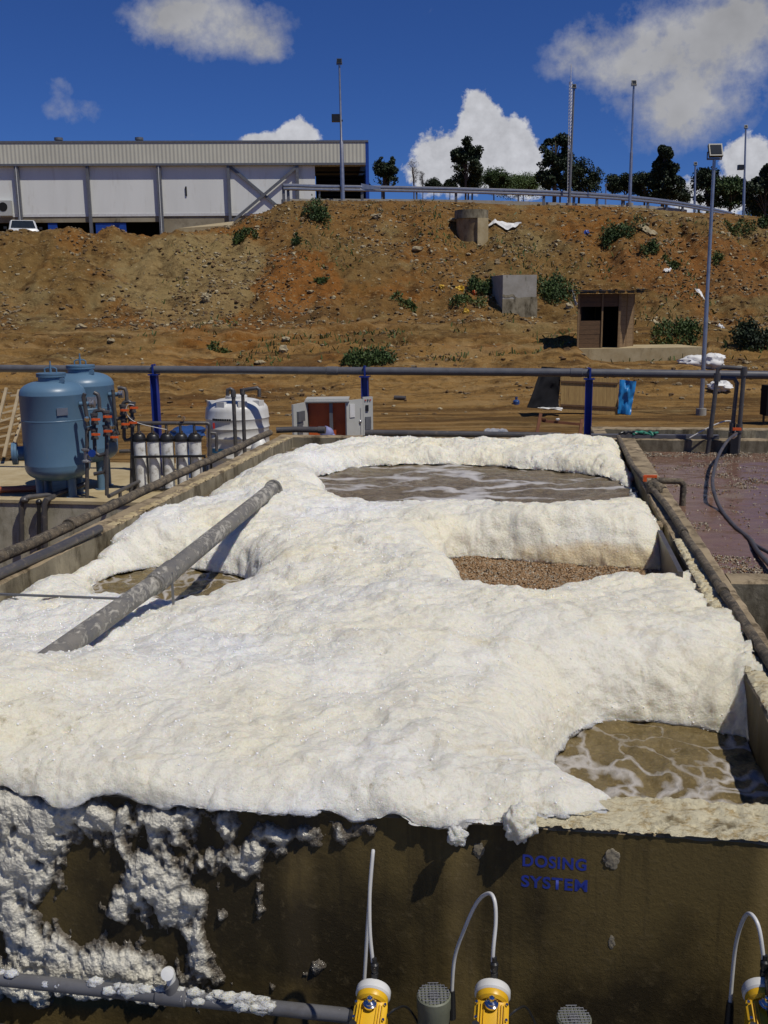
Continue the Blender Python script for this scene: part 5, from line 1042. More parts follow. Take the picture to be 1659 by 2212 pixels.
for (p, w) in ((A0, .06), (A1, .07), (A2, .06), (A3, .06), ((x0 + (x1 - x0) * .58, ya, 0), .05)): m = MB(); m.box((p[0], p[1] - .02, (z0 + zt0) / 2), (w, .06, H_)); part(hut, 'corner_post', m, MT['palewood'])
m = MB(); mid = (np.array(A1) + np.array(A2)) / 2; m.box((mid[0], mid[1], (z0 + zt0) / 2), (.05, .09, H_)); part(hut, 'batten', m, MT['palewood'])
m = MB(); xc = (x0 + A2[0]) / 2; P = []; nu = 20
for i in range(nu + 1):
    for k in range(6):
        P.append((x0 - .22 + (A2[0] - x0 + .44) * i / nu, ya - .25 + (dep + .5) * k / 5, zt0 + .03 + .05 * k / 5 + .06 * (vnoise(np.array([i * .9]), np.array([k * 1.1]), 8)[0] - .3)))
m.add(P, [(i * 6 + k, (i + 1) * 6 + k, (i + 1) * 6 + k + 1, i * 6 + k + 1) for i in range(nu) for k in range(5)]); m.add([(p[0], p[1], p[2] + .05) for p in P], [(i * 6 + k, i * 6 + k + 1, (i + 1) * 6 + k + 1, (i + 1) * 6 + k) for i in range(nu) for k in range(5)])
for k in range(7): m.box((x0 + (A2[0] - x0) * (k + .3) / 7, ya - .27 + .03 * (k % 2), zt0 + .04), (.22, .06, .07), .1 * (k % 3 - 1))
part(hut, 'roof', m, MT['tarp'], smooth=False)
# white sacks near the slab
def lumpy(name, px, py, w, h_, dep, mat, label, cat, seed, amp=.22, Yd=None, grp=None):
    q = G(px, py) if Yd is None else atY(px, py, Yd); s = mpp(q[1]); m = MB(); m.blob((q[0], q[1] + .0, q[2] + h_ * s * .38), (w * s / 2, dep, h_ * s / 2), seed, amp, 28, 16, 2.4); return solo(name, m, mat, label, cat, grp, ang=60)
lumpy('sack', 1500, 793, 66, 28, .35, MT['sack'], 'full white woven sack lying left of the lamp post', 'sack', 3, .2, 32.3, 'white sacks by the lamp post')
lumpy('sack', 1540, 795, 44, 34, .3, MT['sack'], 'smaller bulging white sack tucked behind the lamp post', 'sack', 5, .25, 32.0, 'white sacks by the lamp post')
lumpy('sack', 1555, 843, 46, 22, .3, MT['sack'], 'flat white sack fallen below the other two sacks', 'sack', 9, .35, None, 'white sacks by the lamp post')
m = MB(); q = atY(1500, 803, 32.3); m.box((q[0], q[1], q[2] - .25), (1.6, .7, .5), .05); solo('concrete_footing', m, MT['greyc'], 'low grey footing block beneath the white sacks', 'block')
m = MB(); q = atz(1653, 916, -1.2); zt1 = atY(1653, 832, q[1])[2]; qq = thing('black_cabinet', 'dark narrow cabinet on legs cut by the right frame edge', 'cabinet', q)
m.box((q[0] + .35, q[1], zt1 - .36), (.85, .4, .72)); part(qq, 'cabinet_body', m, MT['tarp'])
for dx in (-.05, .1, .7): m = MB(); m.box((q[0] + dx, q[1], (zt1 - .72 - 1.2) / 2), (.04, .04, zt1 - .72 + 1.2)); part(qq, 'leg', m, MT['black'])
# concrete block and round pile on the bank
q = hit(1108, 668); Yk = q[1]; m = MB(); xa = atY(1075, 640, Yk)[0]; xb = atY(1152, 640, Yk)[0]; zt2 = atY(1110, 594, Yk)[2]; zb2 = q[2] - .5; Wd = xb - xa
cbk = thing('concrete_block', 'square grey concrete block with a cracked lower edge on the bank', 'block', (q[0], Yk + Wd / 2, q[2])); m.box(((xa + xb) / 2, Yk + Wd / 2 - .1, (zt2 + zb2) / 2), (Wd, Wd, zt2 - zb2), .22); part(cbk, 'block_body', m, MT['greyc'])
m = MB(); P = []
for i in range(25): t = i / 24; P.append((xa - .03 + Wd * t, 0, (zt2 * .32 + q[2] * .68) + .10 * (vnoise(np.array([i * .45]), np.array([1.]), 2)[0]) + (.08 if t < .35 else 0)))
cyaw = .22; e1 = np.array([math.cos(cyaw), math.sin(cyaw), 0]); e2 = np.array([-math.sin(cyaw), math.cos(cyaw), 0]); cc = np.array([(xa + xb) / 2, Yk + Wd / 2 - .1, 0])
F1 = [cc + e1 * (i / 24 - .5) * (Wd + .02) - e2 * (Wd / 2 + .012) + [0, 0, P[i][2]] for i in range(25)]; F2 = [p + [0, 0, -.10] for p in F1]
m.add(F1 + F2, [(i, i + 1, i + 26, i + 25) for i in range(24)]); m.box(cc - e2 * (Wd / 2 + .03) + [0, 0, (q[2] - .4 + min(p[2] for p in P)) / 2 - .02], (Wd + .05, .06, min(p[2] for p in P) - q[2] + .35), cyaw); part(cbk, 'cracked_base', m, MT['conc'])
q = hit(1018, 522); Yk = q[1] + .7; r = 33 * mpp(Yk); c = np.array([atY(1018, 500, Yk)[0], Yk, 0]); z1 = atY(1018, 455, Yk)[2]; pi_ = thing('concrete_pile', 'round tan concrete pile with a thicker cap on the upper bank', 'pile', (c[0], c[1], q[2])); m = MB()
m.lathe(c, [(r * .92, q[2] - 1), (r * .92, z1 - .45), (r * .96, z1 - .4)], 36); part(pi_, 'pile_shaft', m, m_concrete('tan_concrete', (.34, .26, .15), (.24, .17, .09), (.11, .07, .03))); m = MB(); m.lathe(c, [(r * .97, z1 - .4), (r * 1.04, z1 - .39), (r * 1.04, z1), (r * .9, z1 + .01)], 36); part(pi_, 'pile_cap', m, MT['conc'])
m = MB(); m.box((c[0] + r * .55, c[1] - r * .75, (q[2] - 1 + z1 - .4) / 2), (r * .7, r * .5, z1 - .4 - q[2] + 1), .3); part(pi_, 'stiffener', m, MT['slab'])

# ------------------------------------------------------------------ debris, stones, weeds on the bank
def debris(px0, py0, px1, py1, hpx, mat, label, seed, nm='plastic_sheet', cat='litter'):
    A = G(px0, py0); B = G(px1, py1); n = 14; m = MB(); V = []; hh = hpx * mpp(A[1])
    for i in range(n + 1):
        t = i / n; p = A + (B - A) * t
        for k in range(7):
            s = k / 6 - .5; w = hh * (1.1 + .8 * fbm(np.array([t * 3.]), np.array([seed * 1.]), 2, seed)[0]) * (1 - abs(2 * t - 1)**3)
            x = p[0] + .3 * hh * s; y = p[1] + s * w * 1.2; V.append((x, y, float(terr(x, y)) + .08 + .10 * vnoise(np.array([t * 9.]), np.array([k * .9]), seed)[0] + .5 * w * (.5 + s)))
    m.add(V, [(i * 7 + k, (i + 1) * 7 + k, (i + 1) * 7 + k + 1, i * 7 + k + 1) for i in range(n) for k in range(6)]); solo(nm, m, mat, label, cat, smooth=False)
debris(1052, 494, 1125, 488, 12, MT['sack'], 'long torn white plastic sheet right of the concrete pile', 3)
debris(1503, 632, 1522, 655, 14, MT['sack'], 'crumpled white sheet on the red bank left of the tall lamp post', 6)
debris(1375, 495, 1420, 512, 8, MT['rockw'], 'dirty beige sheet among weeds high on the right bank', 8)
debris(1235, 630, 1250, 668, 9, MT['sack'], 'white bag scrap left of the hut roof', 12)
debris(1432, 592, 1450, 588, 5, MT['sack'], 'small pale plastic scrap on the right bank slope', 14)
debris(1550, 712, 1565, 716, 8, MT['sack'], 'white paper scrap at the foot of the right bank', 15)
for (x, y, mt, lab, sz) in ((994, 628, 'yel', 'yellow litter left of the concrete block', .16), (955, 622, 'yel', 'smaller yellow litter further left on the bank', .10), (1024, 636, 'orange', 'orange scrap just left of the concrete block', .12), (1006, 676, 'yel', 'pale yellow scrap below the other yellow litter', .12), (1266, 505, 'blue2', 'blue plastic scrap on the upper bank', .12), (1184, 628, 'sack', 'white scrap right of the concrete block', .16), (446, 948 - 300, 'rockw', 'pale lump on the left bank', .2)):
    q = G(x, y); m = MB(); m.blob(q + [0, 0, sz * .4], (sz, sz * .8, sz * .9), int(x), .5, 14, 9); solo('litter', m, MT[mt], lab, 'litter', smooth=False)
BIG = [(175,710,22,12,'elongated white stone lying on the bank above the left vessel'),(243,650,14,10,'round pale stone midway up the left bank'),(240,738,16,8,'flat pale stone at the foot of the left bank'),(618,735,16,9,'pale stone just above the squarish one on the orange earth'),(613,760,18,16,'squarish pale block at the foot of the orange earth'),(903,540,22,10,'flat pale slab high on the bank left of the round pile'),(720,645,14,8,'white stone on the orange earth in the middle'),
 (672,632,14,7,'small pale stone near the top of the orange earth'),(556,492,12,6,'small white stone beside the crest weeds'),(1180,650,18,10,'pale stone right of the concrete block'),(815,470,20,10,'grey stone on the crest below the guardrail end plate'),(985,478,34,8,'long beige stone just left of the round pile'),(560,785,24,8,'wide grey stone on the level ground behind the white tank'),(1230,664,16,14,'rounded pale boulder at the left of the hut')]
for i, (x, y, w, h_, lab) in enumerate(BIG):
    q = G(x, y); s = mpp(q[1]); m = MB(); m.blob(q + [0, 0, h_ * s * .25], (w * s * .5, w * s * .4, h_ * s * .5), i + 3, .45, 9, 6, 1.6)
    solo('stone', m, MT['rockw'], lab, 'stone', 'loose pale stones on the bank', smooth=False)
def rocks(name, n, xr, yr, smin, smax, mats, label, seed, dens=None, zf=None):
    rs = np.random.RandomState(seed); px = rs.uniform(*xr, n * 3); Y = rs.uniform(*yr, n * 3); k = np.array([ray(p, 600)[0] / ray(p, 600)[1] for p in px]); X = k * Y
    if dens is not None: kk = rs.rand(len(X)) < dens(X, Y, px); X, Y = X[kk][:n], Y[kk][:n]
    else: X, Y = X[:n], Y[:n]
    n = len(X); Z = terr(X, Y) if zf is None else zf(X, Y)
    ico = np.array([(0, 0, 1), (.89, 0, .45), (.28, .85, .45), (-.72, .53, .45), (-.72, -.53, .45), (.28, -.85, .45), (.72, .53, -.45), (-.28, .85, -.45), (-.89, 0, -.45), (-.28, -.85, -.45), (.72, -.53, -.45), (0, 0, -1)])
    IF = np.array([(0,1,2),(0,2,3),(0,3,4),(0,4,5),(0,5,1),(1,6,2),(2,6,7),(2,7,3),(3,7,8),(3,8,4),(4,8,9),(4,9,5),(5,9,10),(5,10,1),(1,10,6),(11,7,6),(11,8,7),(11,9,8),(11,10,9),(11,6,10)])
    sz = smin * (smax / smin)**(rs.rand(n)**2.2); V = ico[None] * (1 + .35 * rs.randn(n, 12, 1) * .6) * (sz[:, None] * rs.uniform(.5, 1.25, (n, 3)) * [1, 1, .6])[:, None, :]
    a = rs.rand(n) * 6.28; ca, sa = np.cos(a)[:, None], np.sin(a)[:, None]; V = np.stack([V[..., 0] * ca - V[..., 1] * sa, V[..., 0] * sa + V[..., 1] * ca, V[..., 2]], -1) + np.stack([X, Y, Z + sz * .15], -1)[:, None, :]
    F = (IF[None] + (np.arange(n) * 12)[:, None, None]).reshape(-1, 3); mi = np.repeat(rs.choice(len(mats), n, p=[.26, .30, .44][:len(mats)] if len(mats) == 3 else None), 20)
    obj_from(np_mesh(name, V.reshape(-1, 3), F, mats, False, mi), name, 'stuff', label, 'rubble')
rocks('bank_rubble', 17000, (-60, 1720), (38.5, 50.3), .018, .12, [MT['rockw'], MT['rockg'], MT['rockb']], 'loose stones and clods strewn over the clay bank', 5, lambda X, Y, px: .25 + .75 * np.clip(fbm(X * .3, Y * .3, 3, 77) * 2 + .4, 0, 1) + .9 * ((px > 380) & (px < 640) & (Y < 46)))
rocks('yard_rubble', 5000, (-60, 1720), (26.5, 37.5), .012, .11, [MT['rockw'], MT['rockg'], MT['rockb']], 'small stones and clods over the churned yard', 6, lambda X, Y, px: .05 + .95 * np.clip(fbm(X * .4, Y * .5, 3, 78) * 2.4 - .1, 0, 1))
def weed(px, py, wpx, hpx, n, mat, label, seed, cat='shrub', name='shrub', grp='weedy shrubs on the bank', leaf=1.0):
    q = G(px, py); s = mpp(q[1]); rs = np.random.RandomState(seed); W_, H__ = wpx * s / 2, hpx * s; t = thing(name, label, cat, q, grp)
    # several mounds of leafy stalks
    nm_ = max(4, n // 160); cs = np.stack([rs.uniform(-.8, .8, nm_) * W_, rs.uniform(-.6, .6, nm_) * W_ * .6], -1); hs_ = rs.uniform(.45, 1, nm_) * H__
    ci = rs.randint(0, nm_, n); r_ = W_ * .38; ang = rs.rand(n) * 6.28; rad = np.sqrt(rs.rand(n)) * r_
    x = cs[ci, 0] + rad * np.cos(ang); y = cs[ci, 1] + rad * np.sin(ang); zz = hs_[ci] * (1 - (rad / r_)**2 * .6) * rs.rand(n)**.6
    X = q[0] + x; Y = q[1] + y; Zg = terr(X, Y); P = np.stack([X, Y, Zg + zz], -1)
    L_ = leaf * rs.uniform(.06, .15, n); d = rs.randn(n, 3); d[:, 2] = np.abs(d[:, 2]) + .3; d /= np.linalg.norm(d, axis=1)[:, None]; sd = np.cross(d, rs.randn(n, 3)); sd /= np.linalg.norm(sd, axis=1)[:, None]
    V = np.stack([P, P + d * L_[:, None] * .5 + sd * L_[:, None] * .28, P + d * L_[:, None], P + d * L_[:, None] * .5 - sd * L_[:, None] * .28], 1).reshape(-1, 3) - np.array(q)
    me = np_mesh('foliage', V, np.arange(4 * n).reshape(n, 4), [mat], False); o = bpy.data.objects.new('foliage', me); COL.objects.link(o); o.parent = t
    m = MB()
    for k in range(min(nm_, 8)): b0 = np.array([q[0] + cs[k, 0], q[1] + cs[k, 1], 0]); b0[2] = float(terr(b0[0], b0[1])) - .05; m.cyl(b0, b0 + [rs.uniform(-.1, .1), 0, hs_[k] * .8], .015, .006, 5)

WD = [(688,478,62,50,1500,'leafm','dark leafy shrub at the top of the bank below the guardrail'),(538,508,60,26,900,'grassm','low green weeds near the crest on the left'),(637,528,24,20,300,'leafm','small dark weed tuft on the middle bank'),
      (1043,628,62,34,1200,'leafm','dark shrub directly left of the concrete block'),(1200,640,96,50,2400,'leafm','wide green shrub right of the concrete block'),(1345,512,84,46,1700,'leafm','spreading weeds high on the right bank'),(1400,545,50,26,600,'grassm','thin weeds right below the spreading weeds'),
      (1450,578,32,18,400,'grassm','small grass clump on the right slope'),(800,782,112,34,2600,'leafm','low dark green bush on the level ground in the middle'),(1455,725,120,34,1900,'grassm','long low weeds between hut and right bush'),(1625,750,100,68,3400,'leafd','dense dark bush at the right frame edge'),
      (880,655,60,14,450,'grassm','sparse grass on the lower bank in the middle'),(1600,505,60,24,700,'grassm','grass near the right end of the guardrail'),(1648,492,40,34,700,'leafm','weeds at the extreme right of the crest'),(700,612,50,14,300,'grassm','faint grass patch on the orange earth'),(1010,655,70,22,600,'grassm','weeds among the yellow litter'),
      (470,1000-240,50,10,260,'grassm','sparse grass along the wheel track'),(1560,560,50,12,260,'grassm','grass wisps on the right bank')]
for i, (x, y, w, h_, n, mt, lab) in enumerate(WD): weed(x, y, w, h_, n, MT[mt], lab, 40 + i)
def tufts():
    rs = np.random.RandomState(3); n = 16000; px = rs.uniform(-60, 1720, n); Y = rs.uniform(33, 50.2, n); k = np.array([ray(p, 600)[0] / ray(p, 600)[1] for p in px]); X = k * Y
    kk = rs.rand(n) < np.clip(fbm(X * .45, Y * .45, 3, 88) * 2.2 - .25 + .25 * (px > 650), 0, 1) * sst(200, 700, px); X, Y = X[kk], Y[kk]; n = len(X); Z = terr(X, Y); P = np.stack([X, Y, Z], -1)
    L_ = rs.uniform(.06, .22, n); d = rs.randn(n, 3) * .5; d[:, 2] = 1; d /= np.linalg.norm(d, axis=1)[:, None]; sd = np.cross(d, rs.randn(n, 3)); sd /= np.linalg.norm(sd, axis=1)[:, None]
    V = np.stack([P - sd * L_[:, None] * .15, P + sd * L_[:, None] * .15, P + d * L_[:, None] + sd * L_[:, None] * .1, P + d * L_[:, None] - sd * L_[:, None] * .1], 1).reshape(-1, 3)
    obj_from(np_mesh('bank_grass', V, np.arange(4 * n).reshape(n, 4), [MT['grassm']], False), 'bank_grass', 'stuff', 'thin scattered grass sprouting over the bank', 'grass')
tufts()

# ------------------------------------------------------------------ guardrail on the crest
GR = [(612,402,430,50.8),(640,402,434,51.),(700,404,434,52.),(782,405,434,53.2),(985,409,438,54.),(1175,415,444,55.),(1290,421,450,56.5),(1400,430,452,59.),(1475,440,460,63.),(1540,452,470,68.),(1580,461,478,73.)]
gt = thing('guardrail', 'galvanised steel guardrail curving along the top of the bank', 'guardrail', atY(782, 434, 52.9))
pts = [atY(x, y + 2, Y_) for (x, y, _, Y_) in GR]; pts = smooth_path(pts, 6)
prof = [(-.155, 0), (-.11, -.055), (-.05, -.055), (0, .0), (.05, -.055), (.11, -.055), (.155, 0)]
V = []; 
for i, p in enumerate(pts):
    a = pts[max(i - 1, 0)]; b = pts[min(i + 1, len(pts) - 1)]; d = b - a; nrm = np.array([-d[1], d[0], 0]); nrm /= np.linalg.norm(nrm)
    for (z, o_) in prof: V.append(p + nrm * o_ + [0, 0, z])
m = MB(); k = len(prof); m.add(V, [(i * k + j, (i + 1) * k + j, (i + 1) * k + j + 1, i * k + j + 1) for i in range(len(pts) - 1) for j in range(k - 1)]); m.add([v + np.array([0, .012, 0]) for v in V], [(i * k + j, i * k + j + 1, (i + 1) * k + j + 1, (i + 1) * k + j) for i in range(len(pts) - 1) for j in range(k - 1)]); part(gt, 'rail', m, MT['steel'])
for (x, y0, y1, Y_) in [(612,400,430,50.8),(622,402,432,50.9)] + GR[3:] + [(1240,417,446,55.8),(1345,425,450,57.6),(1440,435,455,61),(1510,446,464,65.5)]:
    a = atY(x, y0 - 2, Y_ + .09); g_ = float(terr(a[0], a[1])) - .3; zb_ = min(g_, atY(x, y1, Y_)[2]); m = MB(); m.box((a[0], a[1], (a[2] + zb_) / 2), (.14, .11, a[2] - zb_)); part(gt, 'post', m, MT['dsteel'])
m = MB(); a = atY(780, 396, 53.15); b = atY(822, 404, 53.2); c = atY(822, 409, 53.2); d = atY(780, 408, 53.15); m.slab([d, c, b, a], (0, .05, 0)); part(gt, 'end_plate', m, MT['steel'])
# second rail further behind and pale kerb along the crest
pts2 = smooth_path([atY(620, 408, 60), atY(830, 411, 61), atY(1080, 414, 62), atY(1290, 424, 64), atY(1480, 444, 70)], 5); g2 = thing('guardrail', 'second thin steel guardrail on the far side of the crest road', 'guardrail', pts2[3])
m = MB(); m.tube(pts2, .10, 6); part(g2, 'rail', m, MT['steel'])
for x, y, Y_ in ((640, 408, 60), (690, 409, 60.3), (825, 411, 61), (900, 412, 61.2), (1020, 413, 61.8), (1120, 416, 62.2), (1210, 419, 63)):
    a = atY(x, y, Y_ + .1); g_ = float(terr(a[0], a[1])) - .1; m = MB(); m.box((a[0], a[1], (a[2] + g_) / 2), (.10, .10, a[2] - g_)); part(g2, 'post', m, MT['dsteel'])
ks = smooth_path([atY(610, 432, 51.8), atY(740, 431, 53.5), atY(985, 433, 55.), atY(1175, 438, 56.), atY(1290, 443, 57.5), atY(1400, 446, 60), atY(1480, 454, 64)], 5); V = []; n = len(ks)
m = MB()
for i in range(n - 1):
    a, b = ks[i], ks[i + 1]; c = (a + b) / 2; d = b - a; m.box((c[0], c[1], c[2] - .35), (np.linalg.norm(d[:2]) - .004, .25, .75), math.atan2(d[1], d[0]))
solo('kerb', m, MT['greyc'], 'pale concrete kerb running along the crest behind the guardrail', 'kerb')

# ------------------------------------------------------------------ warehouse
WR = atY(797, 308, 85.7); WLp = atY(0, 311.5, 84.0); wd = np.array([WLp[0] - WR[0], WLp[1] - WR[1], 0]); wd /= np.linalg.norm(wd); wn = np.array([-wd[1], wd[0], 0]); 
if wn[1] > 0: wn = -wn      # towards the camera
def WX(px, py, off=0.):
    """point on the facade plane (pushed off metres towards the camera)"""
    d = ray(px, py); P0 = np.array([WR[0], WR[1], 0]) + wn * off; t = ((P0 - EYE) @ wn) / (d @ wn); return EYE + d * t
wyaw = math.atan2(-wd[1], -wd[0])
Zt = (WR[2] + WLp[2]) / 2; Zf = WX(400, 359)[2]; Zp = WX(350, 461)[2]; Zg0 = 4.6; ZQ = WX(200, 480)[2]
wh = thing('warehouse', 'long white warehouse with beige corrugated fascia on the terrace', 'building', (WR[0] - 20, WR[1], Zg0))
def wbox(pxa, pxb, z0, z1, off0, off1, mat, name, parent=wh, lab=None):
    a = WX(pxa, 400); b = WX(pxb, 400); c = (a + b) / 2; L_ = np.linalg.norm((b - a)[:2]); m = MB(); c = c + wn * (off0 + off1) / 2; m.box((c[0], c[1], (z0 + z1) / 2), (L_, abs(off1 - off0), z1 - z0), wyaw); return part(parent, name, m, mat, lab)
wbox(-900, 790, Zf, Zt, -.6, .35, MT['fascia'], 'fascia')
wbox(-900, 796.5, Zt + .003, Zt + .16, -18, .40, MT['dsteel'], 'roof')
wbox(790.2, 797, Zg0, Zt - .003, -18, .36, MT['blue2'], 'blue_end_trim')
BX = [-560, -410, -260, -112, 40, 192, 345.5, 495, 643]
for i in range(len(BX) - 1):
    wbox(BX[i] + .2, BX[i + 1] - .2, Zp, Zf - .01, -.3, 0, MT['panel'], 'wall_panel')
    wbox(BX[i] + .2, BX[i + 1] - .2, Zp - .22, Zp - .004, -.3, .03, MT['white'], 'drip_trim')
wbox(643.2, 681, Zp, Zf - .01, -.3, 0, MT['panel'], 'wall_panel')
wbox(-900, 790, Zf + .002, Zf + .18, .36, .42, MT['dsteel'], 'flashing')
for i, x in enumerate(BX):
    w = 9 if i in (0, 2, 4, 6) else 6.
    wbox(x - w / 2, x + w / 2, Zg0, Zf - .005, .02, .34, MT['dsteel'], 'column')
    if w == 9: wbox(x - .6, x + .6, Zg0, Zf - .006, .345, .38, MT['panel'], 'downpipe')
wbox(-900, 345, ZQ, Zp - .225, -.3, -.02, MT['beige'], 'plinth'); wbox(345, 643, Zg0, Zp - .225, -.3, -.05, MT['beige'], 'plinth')
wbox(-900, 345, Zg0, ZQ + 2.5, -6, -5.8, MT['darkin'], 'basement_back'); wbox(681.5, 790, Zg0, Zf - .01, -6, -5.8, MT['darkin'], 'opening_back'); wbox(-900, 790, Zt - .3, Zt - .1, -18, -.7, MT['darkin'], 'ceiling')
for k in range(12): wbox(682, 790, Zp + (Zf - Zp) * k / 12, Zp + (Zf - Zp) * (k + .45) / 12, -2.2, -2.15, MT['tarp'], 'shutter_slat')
for (a, b) in ((96, 116), (200, 266), (358, 366), (-150, -60)): wbox(a, b, Zg0, ZQ - .05, -.35, -.1, MT['blue2'], 'basement_door')
wbox(366, 368, Zg0, ZQ - .04, -.3, -.1, MT['blue2'], 'door_frame'); wbox(245, 255, ZQ, ZQ + .3, -.02, .1, MT['conc'], 'outlet_box')
def strut(x0, y0, x1, y1, off): a = WX(x0, y0, off); b = WX(x1, y1, off); d = b - a; L_ = np.linalg.norm(d); d /= L_; x_ = np.cross(wn, d); m = MB(); m.box((a + b) / 2, (.22, .12, L_), B=(x_, wn, d)); part(wh, 'brace', m, MT['dsteel'])
strut(498, 361, 641, 480, .12); strut(641, 361, 500, 480, .28)
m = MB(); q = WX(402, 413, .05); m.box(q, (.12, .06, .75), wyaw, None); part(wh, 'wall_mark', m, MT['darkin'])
for x in (127, 301):
    q = WX(x, 308, -3); m = MB(); m.cyl((q[0], q[1], Zt + .1), (q[0], q[1], Zt + .75), .28, n=16); m.cyl((q[0], q[1], Zt + .75), (q[0], q[1], Zt + .95), .36, n=16); part(wh, 'roof_vent', m, MT['dsteel'])
m = MB(); q = WX(11, 450, .25); m.box(q, (1.1, .4, 1.2), wyaw); ac = thing('air_conditioner', 'beige outdoor air conditioner unit on the warehouse wall at the far left', 'air conditioner', q); part(ac, 'unit_case', m, MT['cabinet'])
m = MB(); m.lathe(q + wn * .2 + [-.1, 0, .1], [(.36, 0), (.36, .03), (.08, .035)], 24, wn); part(ac, 'fan_grille', m, MT['darkin'])
m = MB(); q2 = WX(11, 462, .3); m.box((q[0], q[1], Zg0 + 1.2), (.9, .3, 2.2), wyaw); part(ac, 'bracket', m, MT['beige'])
# concrete path up to the terrace, seen against the plinth
m = MB(); P = [atY(385, 493, 57), atY(500, 486, 57), atY(505, 478, 66), atY(455, 484, 66)]; m.slab(P, (0, 0, -.3)); solo('access_ramp', m, MT['slab'], 'pale concrete ramp rising beside the warehouse plinth', 'ramp')

# pickup at the far left
q = atY(48, 497, 52.5); Zc = float(terr(q[0], 52.5)); q = atY(50, 497, 60.0); Zc = atY(50, 474, 60.)[2] - 1.62; pk = thing('pickup_truck', 'white pickup truck half hidden behind the crest at the far left', 'pickup truck', (q[0], 60.0, Zc - .25)); pk.rotation_euler = (0, 0, R(20))
def PK(x, y): return np.array([q[0] + x, 60.0 + y, Zc - .05])
def body(secs, mat, name, parent=pk, smooth=True):
    m = MB(); V = []; k = len(secs[0][1])
    for (y, ring) in secs: V += [PK(0, y) + np.array([a, 0, b]) for a, b in ring]
    F = [(i * k + j, (i + 1) * k + j, (i + 1) * k + (j + 1) % k, i * k + (j + 1) % k) for i in range(len(secs) - 1) for j in range(k)] + [tuple(range(k)), tuple((len(secs) - 1) * k + j for j in range(k))[::-1]]
    m.add(V, F); return part(parent, name, m, mat, ang=28)
def ring(w, z0, z1, r=.08): return [(-w, z0), (w, z0), (w, z1 - r), (w - r, z1), (-w + r, z1), (-w, z1 - r)]
body([(-2.4, ring(.78, .4, .82)), (-2.3, ring(.84, .35, .95)), (-1.0, ring(.86, .3, 1.05)), (2.4, ring(.86, .3, 1.05)), (2.5, ring(.84, .35, 1.0))], MT['carw'], 'body')
cabp = body([(-1.15, ring(.80, 1.0, 1.06)), (-.55, ring(.70, 1.0, 1.58)), (.55, ring(.70, 1.0, 1.62)), (.75, ring(.76, 1.0, 1.1))], MT['carw'], 'cab')
m = MB(); m.slab([PK(-.68, -1.13) + [0, 0, 1.1], PK(.68, -1.13) + [0, 0, 1.1], PK(.58, -.60) + [0, 0, 1.53], PK(-.58, -.60) + [0, 0, 1.53]], (0, -.02, .02)); part(cabp, 'windscreen', m, MT['glass'])
for s in (-1, 1):
    m = MB(); m.box(PK(s * .98, -.75) + [0, 0, 1.12], (.18, .10, .14)); part(cabp, 'mirror', m, MT['black'])
    m = MB(); m.box(PK(s * .62, -2.41) + [0, 0, .72], (.30, .06, .15)); part(pk, 'headlight', m, MT['glass'])
    for y in (-1.5, 1.5): m = MB(); m.lathe(PK(s * .72, y) + [0, 0, .34], [(.34, 0), (.36, .05), (.36, .2), (.34, .24), (.1, .24)], 28, (s, 0, 0)); part(pk, 'wheel', m, MT['black'])
m = MB(); m.box(PK(0, -2.43) + [0, 0, .66], (.9, .05, .2)); part(pk, 'grille', m, MT['black'])
m = MB(); m.tube([PK(-.66, .9) + [0, 0, 1.0], PK(-.66, .9) + [0, 0, 1.66], PK(.66, .9) + [0, 0, 1.66], PK(.66, .9) + [0, 0, 1.0]], .035, 8); part(pk, 'roll_bar', m, MT['black'])

# ------------------------------------------------------------------ lamp posts
def lamp(xb, yb, xt, yt, Y_, rb, rt2, lab, head=1.0, second=None, mat='steel', base=None):
    b = atY(xb, yb, Y_) if base is None else base; t_ = atY(xt, yt, Y_); zb = b[2]
    t = thing('lamp_post', lab, 'lamp post', (b[0], b[1], zb), 'floodlight posts round the site'); m = MB(); tp = np.array([(b[0] + t_[0]) / 2 + (t_[0] - b[0]) * .5, b[1], t_[2]]); n = 5
    H = tp[2] - zb; m.tube([b + [0, 0, -.3], b + (tp - b) * .45, b + (tp - b) * .46, tp], [rb, rb * .9, rt2 * 1.2, rt2], 14); part(t, 'pole', m, MT[mat])
    s = head; m = MB(); Bv = (np.array([1., 0, 0]), np.array([0, math.cos(R(-25)), math.sin(R(-25))]), np.array([0, -math.sin(R(-25)), math.cos(R(-25))]))
    c = tp + [0, -.06 * s, .26 * s]; m.box(c, (.42 * s, .12 * s, .42 * s), B=Bv); m.box(c + Bv[1] * .08 * s, (.30 * s, .06 * s, .30 * s), B=Bv); hd = part(t, 'floodlight', m, MT['black'])
    m = MB(); m.box(c - Bv[1] * .066 * s, (.34 * s, .012 * s, .32 * s), B=Bv); part(hd, 'lens', m, MT['glass'])
    m = MB(); m.box(tp + [0, 0, .02 * s], (.46 * s, .05 * s, .05 * s)); 
    for q in (-1, 1): m.box(tp + [q * .225 * s, 0, .13 * s], (.02 * s, .05 * s, .22 * s))
    part(t, 'lamp_bracket', m, MT['dsteel'])
    if second:
        q = atY(*second, Y_); m = MB(); m.box(q + [-.25, -.1, 0], (.4, .3, .35)); m.cyl(q + [-.1, 0, -.1], q + [.1, 0, -.1], .05); part(t, 'side_lamp', m, MT['black'])
    m = MB(); m.cyl((b[0], b[1], zb - .1), (b[0], b[1], zb + .18), rb * 2.2, n=12); part(t, 'footing', m, MT['greyc'])
g = atz(1514, 897, -1.2); lamp(1514, 897, 1543, 345, g[1], .062, .040, 'nearest tall lamp post rising from the yard beside the white sacks', .80)
lamp(741, 440, 733, 140, 52.6, .11, .05, 'lamp post in front of the dark warehouse opening', .62, (736, 256))
